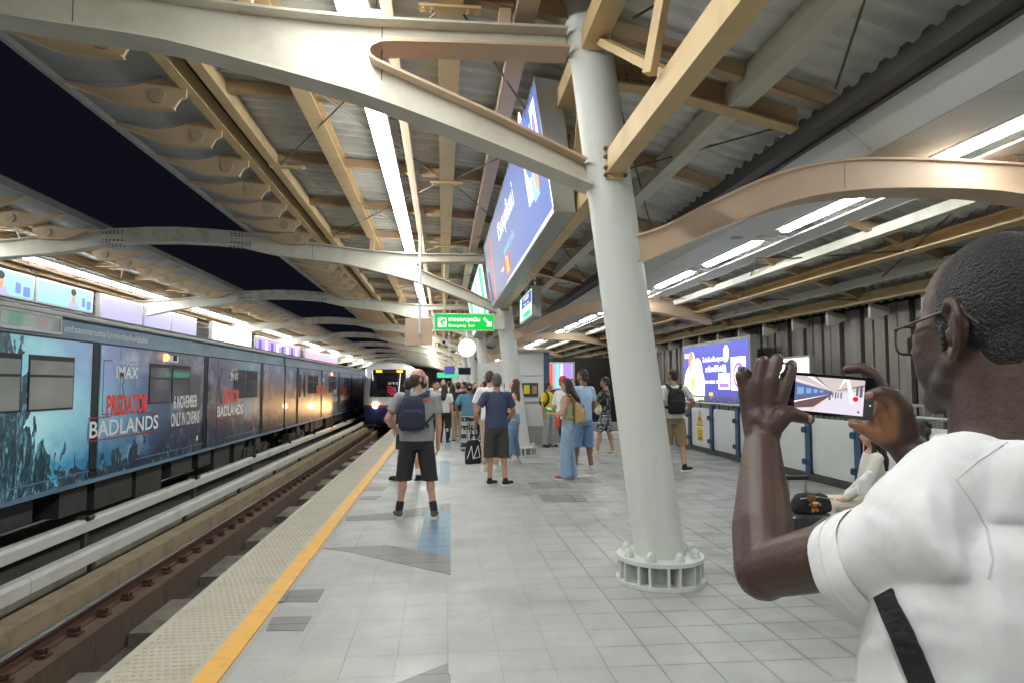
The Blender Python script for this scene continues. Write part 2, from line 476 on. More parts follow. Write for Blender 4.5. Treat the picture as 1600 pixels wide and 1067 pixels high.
inlay([(688, 719), (703, 719), (703, 754), (686, 754)], M['inlay_blue'])
inlay([(696, 680), (704, 680), (704, 702), (695, 702)], M['inlay_blue'])
for q in ([(826, 753), (886, 753), (894, 762), (832, 762)], [(841, 772), (910, 772), (919, 783), (849, 783)], [(880, 745), (930, 745), (942, 753), (893, 753)],
          [(575, 760), (606, 760), (598, 766), (569, 766)], [(566, 775), (597, 774), (588, 780), (560, 780)],
          [(444, 922), (508, 920), (496, 940), (436, 940)], [(424, 964), (488, 962), (474, 985), (416, 985)],
          [(620, 1067), (704, 1034), (704, 1100), (560, 1100)], [(1000, 700), (1040, 700), (1050, 706), (1008, 706)]):
    inlay(q, M['inlay_grey'])
MB().box(-1.84, 6.0, 13.86, 13.92, -.004, .004).build('expansion_strip', M['steel'], slab)
# ---- tactile edge: slabs with raised dashes
mb = MB().box(-1.85, -1.34, 0, 1.488, -.06, .004)
for j in range(25):
    for i in range(10):
        x = -1.80 + .043 * i + (.018 if j % 2 else 0); y = .035 + .0585 * j
        mb.add([(x, y, .004), (x + .028, y, .004), (x + .028, y + .02, .004), (x, y + .02, .004), (x + .004, y + .004, .0105), (x + .024, y + .004, .0105), (x + .024, y + .016, .0105), (x + .004, y + .016, .0105)],
               [(4, 5, 6, 7), (0, 1, 5, 4), (1, 2, 6, 5), (2, 3, 7, 6), (3, 0, 4, 7)])
tac = mb.mesh('tactile_slab', M['tactile'])
for k in range(-3, 70): inst('tactile_slab', tac, slab, (0, 4.49 + 1.49 * k, 0))
MB().box(-1.34, -1.20, -5, 125, -.06, .0045).build('yellow_line', M['stripe'], slab)

# ---- trench, plinths, rails
tag(MB().box(-22, -1.2, -10, 150, -2.2, -1.75).build('track_bed', M['bed']), kind='structure')
tag(MB().box(-1.3, 8.2, -10, 150, -2.2, -.43).build('platform_wall', M['bed']), kind='structure')
pl = MB().box(-4.62, -4.02, -8, 60, -1.75, -1.27); tag(pl.build('track_plinth', M['rust_conc']), kind='structure')
tag(MB().box(-3.12, -2.6, -8, 60, -1.75, -1.27).build('track_plinth', M['rust_conc']), kind='structure')
tag(MB().box(-4.96, -4.66, -8, 110, -1.75, -1.05).build('guard_kerb', M['guard']), kind='structure')
ds = MB()
for k in range(14): ds.box(-4.0, -3.14, 4.2 + 2.6 * k, 5.6 + 2.6 * k, -1.75, -1.58)
tag(ds.build('track_slab', M['concrete']), kind='structure')
tag(MB().box(-5.78, -5.6, -8, 110, -1.75, -1.12).build('upstand_wall', M['concrete']), kind='structure')
tag(MB().box(-9.4, -6.5, -8, 110, -1.75, -1.5).build('track_plinth', M['bed']), kind='structure')
def rail(x, y0, y1, label):
    z = -1.27
    prof = [(-.07, 0), (.07, 0), (.07, .012), (.012, .03), (.012, .125), (.035, .14), (.035, .17), (-.035, .17), (-.035, .14), (-.012, .125), (-.012, .03), (-.07, .012)]
    o = MB().ext([(x + a, z + b) for a, b in prof], XZ, y0, y1).build('rail', M['rail_rust'])
    tag(o, label, 'rail')
    MB().box(x - .033, x + .033, y0, y1, z + .1705, z + .176).build('rail_head', M['rail_top'], o)
    return o
r1 = rail(-4.3, -6, 62, 'rusty running rail of the near track with shiny top, beside the timber coloured kerb')
clip_m = MB().box(-.175, .175, -.072, .072, 0, .008).box(-.17, -.05, -.07, .07, 0, .035).box(-.13, -.04, -.025, .025, .035, .085).box(.05, .17, -.07, .07, 0, .035).box(.04, .13, -.025, .025, .035, .085).tube((.12, -.04, .06), (.12, .04, .06), .018, n=6).tube((.15, 0, .03), (.15, 0, .1), .014, n=6).mesh('rail_clip', M['rail_rust'])
for k in range(60): inst('rail_clip', clip_m, r1, (-4.3, 2 + .65 * k, -1.27))
r2 = rail(-2.87, 8, 62, 'running rail of the near track closest to the platform edge')
for k in range(50): inst('rail_clip', clip_m, r2, (-2.87, 8 + .65 * k, -1.27))
rail(-7.1, -6, 110, 'running rail of the far track under the near side of the advert train')
rail(-8.55, -6, 110, 'running rail of the far track under the far side of the advert train')
tag(MB().path([(-5.3, -8, -1.72), (-5.32, 12, -1.71), (-5.28, 30, -1.72), (-5.3, 100, -1.72)], .025, 6).build('track_cable', M['rubber']), 'black cable lying along the track bed under the nearer power rail', 'cable')
tag(MB().path([(-5.5, -8, -1.70), (-5.49, 20, -1.70), (-5.5, 100, -1.70)], .035, 6).build('track_cable', M['galv']), 'grey conduit lying at the foot of the stained upstand wall', 'cable')
def cover(x, z, posts, label, cap):
    t = thing('conductor_rail', (x, 10, -1.75), label, 'power rail')
    seg = 0
    y = -6.0
    while y < 62:
        MB().ext([(x - .085, z - .2), (x + .085, z - .2), (x + .085, z - .05), (x + .06, z), (x - .06, z), (x - .085, z - .05)], XZ, y, y + 7.49).build('rail_cover', M['cover'], t)
        y += 7.5
    for py in posts:
        mb = MB().box(x - .035, x + .035, py - .05, py + .05, -1.74, z - .2).box(x - .09, x + .09, py - .1, py + .1, -1.748, -1.7)
        if cap: mb.box(x - .1, x + .1, py - .09, py + .09, z - .03, z + .035).tube((x + .09, py - .09, z + .02), (x + .09, py + .09, z + .02), .04, n=8)
        mb.build('cover_post', M['dark'], t)
cover(-5.05, -.73, [3.4 + 3.6 * k for k in range(17)], 'white covered power rail nearer the platform, low on dark posts', False)
cover(-5.87, -.60, [7.1 + 4.95 * k for k in range(12)], 'white covered power rail beside the advert train with bracket caps', True)
# far platform
tag(MB().box(-20, -9.95, -6, 125, -.42, 0).build('far_platform_floor', M['tile']), kind='structure')
tag(MB().box(-20, -10.6, -6, 125, -2.2, -.43).build('far_platform_wall', M['bed']), kind='structure')
tag(MB().box(-300, 300, -100, 500, -12.2, -12).build('ground', M['wall_back']), kind='structure')

# ================================================================ CANOPY
ZB = [(-4.30, 4.98), (-2.95, 4.96), (-1.62, 4.906), (.04, 4.77), (.68, 4.70), (1.3, 4.56), (2.7, 4.15), (3.3, 3.97), (5.0, 3.63), (5.93, 3.27), (6.9, 2.93), (7.5, 2.75)]
def zb(x):
    for (a, za), (b, zb_) in zip(ZB, ZB[1:]):
        if x <= b: return za + (zb_ - za) * (x - a) / (b - a)
    return ZB[-1][1]
STR = [(-2.74, -1.62), (-1.62, -.62), (-.62, .04), (.04, .68), (.68, 1.3), (1.3, 2.7), (2.7, 3.5), (4.95, 5.93), (5.93, 6.9), (6.9, 7.5)]
def sheet_mesh(xa, xb, L, f, n=3, m='sheet'):
    prof = []
    y = 0.0
    while y < L - 1e-6:
        prof += [(y, 0), (y + .06, 0), (y + .1, .05), (y + .21, .05)]; y += .25
    prof.append((L, 0))
    vs = []; fs = []
    xs = [xa + .004 + (xb - xa - .008) * k / (n - 1) for k in range(n)]
    for x in xs:
        for y, dz in prof: vs.append((f(x), y, zb(x) + .22 + dz))
    q = len(prof)
    for k in range(n - 1):
        for j in range(q - 1): fs.append((k * q + j, k * q + j + 1, (k + 1) * q + j + 1, (k + 1) * q + j))
    return MB().add(vs, fs)
M['disc'] = mat('bracket_disc', (.40, .32, .22), .6, var=.15)
def canopy(f, label, far=False):
    t = thing('station_canopy', (f(1.5), Y0, 4.6), label, 'canopy')
    strips = STR if not far else STR[:6]
    ystart = -4.44
    for xa, xb in strips:
        m1 = sheet_mesh(xa, xb, 2.5, f).mesh('roof_sheet', M['sheet'], wloc(t)); m2 = sheet_mesh(xa, xb, 10, f, 2).mesh('roof_sheet', M['sheet'], wloc(t))
        for k in range(12 if not far else 10): inst('roof_sheet', m1, t, (0, ystart + 2.5 * k + (rnd.random() - .5) * .006, rnd.random() * .006))
        for k in range(7): inst('roof_sheet', m2, t, (0, ystart + (30 if not far else 25) + 10 * k, 0))
    # purlins
    pur = [(-2.93, .13, .2, 'yellow'), (-2.60, .13, .2, 'yellow'), (-1.62, .2, .2, 'yellow'), (-.50, .10, .13, 'tan'), (.04, .22, .2, 'yellow'), (.68, .18, .2, 'tan'),
           (2.7, .2, .22, 'arm'), (5.93, .2, .15, 'yellow'), (6.9, .16, .16, 'yellow'), (5.45, .12, .12, 'arm'), (6.4, .12, .12, 'arm')]
    for x, w, h, m in pur:
        if far and x > 2: continue
        if w > .15 and m == 'yellow' and x < 6:     # I-section: flange below, web, flange above
            mb = MB(); z = zb(x)
            mb.box(f(x) - w / 2, f(x) + w / 2, -4.4, 105, z, z + .018).box(f(x) - .012, f(x) + .012, -4.4, 105, z + .018, z + h - .018).box(f(x) - w / 2, f(x) + w / 2, -4.4, 105, z + h - .018, z + h)
        else: mb = MB().box(f(x) - w / 2, f(x) + w / 2, -4.4, 105, zb(x), zb(x) + h)
        mb.build('purlin', M[m], t)
    # joists across
    for k in range(0, 44 if not far else 16):
        y = ystart + 2.5 * k
        if far: y = ystart + 2.5 * k
        for xa, xb in ((-2.53, -1.73), (-1.51, -.54), (-.39, -.08), (.16, .58), (.78, 1.25), (1.4, 2.59), (2.82, 3.45), (5.06, 5.82), (6.04, 6.81)):
            if far and xa > 1: continue
            if y > 40 and xa > 1: continue
            if y < 2 and xa < 0: continue
            mb = MB().bar((f(xa), y, zb(xa) + .13), (f(xb), y, zb(xb) + .13), .11, .13)
            mb.build('joist', M['brown'], t)
    # gusset plates with bolts under the purlins
    g = MB().box(-.26, .26, -.05, .05, -.03, -.004)
    for sx in (-.22, -.15, .15, .22):
        for sy in (-.025, .025): g.tube((sx, sy, -.03), (sx, sy, -.045), .012, n=6)
    gm = g.mesh('gusset_plate', M['yellow'])
    for k in range(0, 12):
        for x in (.04, -2.6):
            inst('gusset_plate', gm, t, (f(x if x > -1 else x + .2) - t.location.x, .56 + 5 * k + 5 - t.location.y, zb(x) - t.location.z))
    # wind-bracing rods
    for k in range(10 if not far else 6):
        y = ystart + 5 + 5 * k
        segs = [((-2.5, y), (.0, y + 5)), ((-2.5, y + 5), (.0, y)), ((.1, y), (1.2, y + 2.5)), ((.1, y + 5), (1.2, y + 2.5))]
        if not far: segs += [((1.5, y + 4.6), (3.2, y + .4)), ((1.5, y + .4), (3.2, y + 4.6)), ((5.1, y), (6.8, y + 5)), ((5.1, y + 5), (6.8, y))]
        for (xa, ya), (xb, yb) in segs:
            MB().tube((f(xa), ya, zb(xa) + .03), (f(xb), yb, zb(xb) + .03), .011, n=5).build('tie_rod', M['rod'], t)
    # eave: smooth soffit panels, gutter edge, wing brackets
    EV = [(-4.27, 5.03), (-4.0, 5.0), (-3.6, 5.02), (-3.2, 5.1), (-2.98, 5.16)]
    mb = MB(); L = 1.25
    vs = [(f(a), y, b) for y in (.004, L - .004) for a, b in EV]; n = len(EV)
    mb.add(vs, [(k, k + 1, n + k + 1, n + k) for k in range(n - 1)])
    em = mb.mesh('eave_panel', M['soffit'], wloc(t), smooth=True)
    low = [(-4.25, 4.97), (-4.1, 4.925), (-3.87, 4.84), (-3.7, 4.77), (-3.52, 4.725), (-3.3, 4.715), (-3.06, 4.72), (-3.0, 4.83), (-2.93, 4.86)]
    up = [(-2.93, 5.0), (-3.2, 5.07), (-3.33, 5.03), (-3.55, 4.96), (-3.75, 4.93), (-4.0, 4.955), (-4.25, 5.0)]
    bm_ = MB().ext([(f(a), b) for a, b in low + up], XZ, -.02, .02).strip([(f(a), b) for a, b in low[:-2]], -.055, .055, .014, XZ).mesh('eave_bracket', M['bracket'], wloc(t))
    dm = MB().tube((f(-3.24), -.052, 4.86), (f(-3.24), .052, 4.86), .085, n=18).mesh('bracket_disc', M['disc'], wloc(t))
    nb = 90 if not far else 60
    for k in range(-1, nb):
        y = 5.41 + 1.25 * k
        if y > 60 and k % 2: pass
        inst('eave_panel', em, t, (0, y, 0))
        if y < 75:
            b = inst('eave_bracket', bm_, t, (0, y, 0))
            inst('bracket_disc', dm, b)
    MB().box(min(f(-4.27), f(-4.33)), max(f(-4.27), f(-4.33)), -4, 105, 4.96, 5.1).build('gutter', M['galv'], t)
    # weather skin above, so the sky does not show between sheets
    top = [(-4.33, 5.11)] + [(x, z + .34) for x, z in ZB[1:]] if not far else [(-4.33, 5.11)] + [(x, z + .34) for x, z in ZB[1:7]]
    MB().strip([(f(a), b) for a, b in top], -4.4, 105, .02, XZ).build('roof_skin', M['dark'], t)
    return t
can = canopy(lambda x: x, 'ochre ribbed roof of corrugated sheets over the near platform with wing shaped eave brackets')
for k in range(0, 30):      # triangular hangers along the low eave over the louvred wall
    y = 3.0 + 1.25 * k
    MB().ext([(6.98, 2.93), (7.45, 2.85), (7.42, 2.8), (7.05, 2.66), (6.98, 2.68)], XZ, y - .03, y + .03).build('eave_hanger', M['arm'], can)
can2 = canopy(mirror, 'matching ribbed roof over the opposite platform beyond the advert train', True)

# ---- service soffit over the platform with tube lights
t = thing('service_soffit', (4.4, Y0, 3.66), 'pale metal duct soffit with sloping fascia running above the platform', 'soffit')
fm = MB().ext([(3.50, 3.885), (3.78, 3.655), (3.80, 3.67), (3.53, 3.895)], XZ, 0, 4.99).mesh('fascia_panel', M['white_panel'], wloc(t))
p1 = MB().box(3.802, 4.36, 0, 1.245, 3.66, 3.68).mesh('soffit_panel', M['white_panel'], wloc(t))
p2 = MB().box(4.86, 5.20, 0, 2.49, 3.66, 3.68).mesh('soffit_panel', M['white_panel'], wloc(t))
for k in range(22): inst('fascia_panel', fm, t, (0, -9.44 + 5 * k, 0))
for k in range(84): inst('soffit_panel', p1, t, (0, -9.44 + 1.25 * k, 0))
for k in range(42): inst('soffit_panel', p2, t, (0, -9.44 + 2.5 * k, 0))
MB().box(4.36, 4.86, -9.5, 95, 3.775, 3.79).box(5.20, 5.23, -9.5, 95, 3.65, 3.75).build('trough', M['white_panel'], t)
MB().box(3.28, 3.49, -9.5, 80, 3.86, 4.0).box(3.44, 3.49, -9.5, 80, 3.84, 3.86).build('fascia_rail', M['dark'], t)
MB().tube((4.1, 9.1, 3.659), (4.1, 9.1, 3.65), .09, n=20).build('round_speaker', M['galv'], t)
hm = MB().box(-.1, .1, -1.03, 1.03, .005, .06).mesh('housing', M['lamp_white'])
lm = MB().loft([((0, y, 0), r, r * .55, (1, 0, 0), (0, 0, 1)) for y, r in ((-1.0, .03), (-.97, .065), (-.9, .078), (.9, .078), (.97, .065), (1.0, .03))], 12).mesh('diffuser', M['tube_r'], smooth=True)
ords = ['nearest', 'second', 'third', 'fourth', 'fifth', 'sixth', 'seventh']
for k in range(-4, 30):
    y = 5.0 + 2.72 * k
    l = thing('tube_light', (4.59, y, 3.69), ('%s long tube light in the pale soffit, counting away from the camera' % ords[k]) if 0 <= k < 7 else ('glowing tube light far down the pale soffit' if k > 0 else 'tube light of the soffit above and behind the camera'), 'ceiling light', 'tube lights in the soffit')
    inst('housing', hm, l, (0, 0, 0)); inst('diffuser', lm, l, (0, 0, 0))
# ---- continuous strip lights
ORD = ['nearest', 'second', 'third', 'fourth', 'fifth', 'sixth', 'seventh', 'eighth', 'ninth', 'tenth', 'eleventh', 'twelfth']
def strip_lights(x, z, ys, m, lab, grp, where, w=.2, L=1.5, n0=0):
    hb = MB().box(-w / 2 - .02, w / 2 + .02, 0, L - .01, .02, .09).mesh('housing', M['lamp_white'])
    db = MB().box(-w / 2, w / 2, .02, L - .03, -.035, .02).mesh('diffuser', m)
    for k, y in enumerate(ys):
        l = thing('strip_light', (x, y, z), ('%s strip light %s' % (ORD[k - n0], where)) if n0 <= k < n0 + len(ORD) else (lab if k >= n0 else 'strip light %s, behind the camera' % where), 'ceiling light', grp)
        inst('housing', hb, l); inst('diffuser', db, l)
        MB().tube((x, y + .3, z + .09), (x, y + .3, zb(max(-4, min(7, x if x > -5 else mirror(x)))) + .2), .012, n=5).build('hanger', M['galv'], l)
strip_lights(-.79, 4.72, [-8.4 + 1.5 * k for k in range(74)], M['tube'], 'white strip light far along the line over the near platform edge', 'strip lights over the near platform', 'in the bright row under the near roof', .19, n0=9)
strip_lights(-10.2, 4.72, [-6.8 + 1.5 * k for k in range(72)], M['tube_far'], 'white strip light far along the row over the opposite platform', 'strip lights over the opposite platform', 'in the bright row above the advert train', .2, n0=16)

# ================================================================ COLUMNS, ARMS, ARCHES
ARM_T = [(-4.5, 4.97), (-3.6, 4.85), (-2.77, 4.74), (-2.1, 4.66), (-1.5, 4.61), (-.9, 4.575), (-.3, 4.565), (1.02, 4.57)]
ARM_B = [(-4.5, 4.67), (-3.5, 4.46), (-2.4, 4.335), (-2.0, 4.265), (-1.5, 4.15), (-1.0, 4.03), (-.5, 3.89), (0.4, 3.57), (1.22, 3.25)]
OPEN = [(1.04, 4.41), (.2, 4.40), (-.42, 4.385), (-.52, 4.375), (-.59, 4.34), (-.615, 4.295), (-.6, 4.25), (-.55, 4.215), (-.3, 4.11), (.4, 3.815), (1.17, 3.455)]
ARM_T = MB.curve(ARM_T); ARM_B = MB.curve(ARM_B)
def colx(z): return 1.79 - .129 * (z - .2)
def column(y, f, label, n, group=None, far=False, coarse=False):
    s = 1 if f(1) > 0 else -1
    t = thing('support_column', (f(1.79), y, 0), label, 'column', group)
    seg = 16 if coarse else 36
    MB().loft([((f(colx(z)), y, z), .207 - .0045 * z, .207 - .0045 * z, (1, 0, 0), (0, 1, 0)) for z in (.19, 1.5, 3, 4.95)], seg).build('shaft', M['column'], t, smooth=True)
    if not coarse:
        b = MB().tube((f(1.79), y, 0.001), (f(1.79), y, .03), .36, n=40).tube((f(1.79), y, .03), (f(1.79), y, .18), .2, n=24).tube((f(1.79), y, .18), (f(1.79), y, .212), .355, n=40).build('base_flange', M['column'], t, smooth=True)
        sm = MB().box(.195, .345, -.011, .011, .03, .18).mesh('stiffener', M['column'])
        for k in range(18):
            o = inst('stiffener', sm, b, (f(1.79) - wloc(b).x, 0, 0)); o.rotation_euler = (0, 0, 2 * math.pi * k / 18 + (.06 if k % 2 else -.02))
        bm = MB().tube((0, 0, .212), (0, 0, .235), .042, n=14).ell((0, 0, .243), .036, .036, .042, 12, 6).mesh('bolt_cap', M['column'], smooth=True)
        for k in range(8):
            a = 2 * math.pi * (k + .3) / 8; inst('bolt_cap', bm, b, (f(1.79) - wloc(b).x + .285 * math.cos(a), .285 * math.sin(a), 0))
    # forked arm towards the track
    poly = [(f(a), b) for a, b in ARM_T] + [(f(a), b) for a, b in OPEN] + [(f(a), b) for a, b in reversed(ARM_B)]
    arm = MB().ext(poly, XZ, y - .015, y + .015).build('forked_arm', M['arm'], t)
    for nm, pts in (('top_flange', ARM_T), ('bottom_flange', ARM_B), ('inner_flange', OPEN)):
        MB().strip([(f(a), b) for a, b in pts], y - .15, y + .15, .022, XZ).build(nm, M['arm' if nm != 'inner_flange' else 'tan'], arm)
    if not coarse and not far:
        mb = MB()
        for a in (-2.94, -.52): mb.box(f(a) - .004, f(a) + .004, y - .0165, y - .0145, 4.1 if a > -1 else 4.42, 4.56 if a > -1 else 4.74)
        mb.build('weld_seam', M['dark'], arm)
        MB().box(-.05 + f(.5), .05 + f(.5), y - .05, y + .05, 4.58, 4.76).box(f(-1.62) - .05, f(-1.62) + .05, y - .05, y + .05, 4.6, 4.9).build('purlin_seat', M['tan'], arm)
    if not far:
        top = [(1.5, 2.80), (1.8, 2.90), (2.24, 3.125), (2.82, 3.385), (3.42, 3.52), (4.0, 3.55), (4.64, 3.55), (5.37, 3.51), (6.0, 3.31), (6.3, 3.16)]
        bot = [(6.3, 3.02), (6.0, 3.12), (5.25, 3.25), (4.8, 3.305), (4.2, 3.31), (3.6, 3.28), (3.0, 3.18), (2.4, 2.96), (2.0, 2.78), (1.6, 2.61), (1.5, 2.6)]
        top = MB.curve(top); bot = MB.curve(bot)
        sb = MB().ext(top + bot, XZ, y - .13, y + .13).build('side_beam', M['tan'], t)
        MB().strip(bot, y - .165, y + .165, .022, XZ).strip(top[1:], y - .165, y + .165, .02, XZ).build('beam_flange', M['tan'], sb)
        MB().box(3.425, 3.43, y - .1325, y - .1305, 3.27, 3.5).build('weld_seam', M['brown'], sb)
        # rafter from column head to the fascia
        rf = MB().ext([(1.3, 4.36), (2.0, 4.30), (3.3, 3.98), (3.3, 4.2), (2.0, 4.55), (1.3, 4.76)], XZ, y + .395, y + .415).build('rafter', M['brown'], t)
        MB().strip([(1.3, 4.36), (2.0, 4.30), (3.3, 3.98)], y + .32, y + .49, .02, XZ).build('rafter_flange', M['yellow'], rf)
        mb = MB().box(1.46, 1.86, y + .375, y + .394, 4.36, 4.56)
        for i in range(5):
            for zz in (4.39, 4.44, 4.49, 4.53): mb.tube((1.52 + .07 * i, y + .376, zz), (1.52 + .07 * i, y + .35, zz), .016, n=6)
        mb.build('splice_plate', M['brown'], rf)
    return t
nth = ['nearest', 'second', 'third', 'fourth']
for k in range(NB):
    y = Y0 + BAY * k
    column(y, lambda x: x, ['big leaning pale round column nearest the camera with forked arm and bolted base', 'second leaning pale round column, behind the woman in the white tank top',
           'third leaning pale round column, just behind the second and below the green billboard'][k] if k < 3 else 'leaning pale round column, %s in line along the near platform' % ORD[k], k, 'columns of the near platform', False, k > 3)
    column(y, mirror, 'round column on the opposite platform, %s one behind the advert train' % ORD[k], k, 'columns of the opposite platform', True, True)
    # arch over the tracks
    lab = ['arched cream beam over the tracks in line with the nearest column', 'arched cream beam over the tracks in line with the second column, dark sky above and below it', 'arched cream beam over the tracks in line with the third column'][k] if k < 3 else 'arched cream beam over the tracks, %s from the camera' % ORD[k]
    a = thing('arch_beam', (MID, y, 4.72), lab, 'arch beam', 'arches across the tracks')
    T = [(-4.502, 4.97), (-5.2, 5.02), (-5.86, 5.04), (-6.5, 5.02), (-7.218, 4.97)]
    B = [(-4.502, 4.67), (-5.2, 4.715), (-5.86, 4.73), (-6.5, 4.715), (-7.218, 4.67)]
    MB().ext(T + B[::-1], XZ, y - .016, y + .016).build('web', M['arch'], a)
    MB().strip(T, y - .15, y + .15, .022, XZ).build('top_flange', M['arch'], a); MB().strip(B, y - .15, y + .15, .022, XZ).build('bottom_flange', M['arch'], a)
    if k < 6:
        mb = MB()
        for cx in (-4.5, -7.22):
            MB().box(cx - .23, cx + .23, y - .03, y - .0165, 4.69, 4.96).build('splice_plate', M['arch'], a)
            for i in range(6):
                for zz in (4.70, 4.75, 4.90, 4.95):
                    xx = cx - .2 + .08 * i; mb.tube((xx, y - .03, zz), (xx, y - .055, zz), .017, n=6)
                xx = cx - .2 + .08 * i
                for yy in (-.1, .1): mb.tube((xx, y + yy, 4.655), (xx, y + yy, 4.63), .017, n=6); mb.tube((xx, y + yy, 4.98), (xx, y + yy, 5.01), .017, n=6)
        tag(mb.build('splice_bolts', M['bolt'], a), kind='stuff')
# conduit along the first arm
c = MB().path([(-.65, Y0 - .05, 5.0), (-.66, Y0 - .05, 4.8), (-.62, Y0 - .05, 4.66)], .022).box(-.66, -.52, Y0 - .1, Y0, 4.6, 4.66).path([(-.52, Y0 - .02, 4.62), (.95, Y0 - .02, 4.62)], .014)
tag(c.build('cable_conduit', M['galv']), 'grey cable conduit and junction box lying on top of the nearest forked arm', 'conduit')
# ---- longitudinal trusses between the columns
for k in range(-1, NB - 1):
    ya, yb = Y0 + BAY * k, Y0 + BAY * (k + 1)
    t = thing('roof_truss', (1.39, (ya + yb) / 2, 3.3), ['ochre box truss coming from the nearest column towards the camera overhead', 'ochre box truss between the nearest and second columns under the billboard', 'ochre box truss between the second and third columns'][k + 1] if k < 2 else 'ochre box truss between the %s and %s columns of the platform' % (ORD[k], ORD[k + 1]), 'truss', 'trusses along the column line')
    lo = MB().box(1.32, 1.455, ya + .2, yb - .2, 3.32, 3.51)
    lo.box(1.31, 1.466, yb - .215, yb - .198, 3.27, 3.55).box(1.31, 1.466, ya + .198, ya + .215, 3.27, 3.55)
    l = lo.build('lower_chord', M['yellow'], t)
    mb = MB()
    for yy, d in ((yb - .215, -1), (ya + .215, 1)):
        for xx in (1.305, 1.47):
            for zz in (3.3, 3.36, 3.45, 3.52): mb.tube((xx, yy, zz), (xx, yy + .03 * d, zz), .016, n=6)
    tag(mb.build('plate_bolts', M['bolt'], l), kind='stuff')
    MB().box(1.12, 1.30, ya + .2, yb - .2, 4.36, 4.55).build('upper_chord', M['yellow'], t)
    for (y1, z1), (y2, z2) in (((yb - .25, 4.42), (yb - 1.6, 3.5)), ((yb - 1.6, 3.5), (yb - 1.75, 4.36)), ((ya + .25, 4.42), (ya + 1.6, 3.5)), ((ya + 1.6, 3.5), (ya + 1.75, 4.36))):
        MB().bar((1.25, y1, z1), (1.38, y2, z2), .075, .06).build('brace', M['yellow'], t)
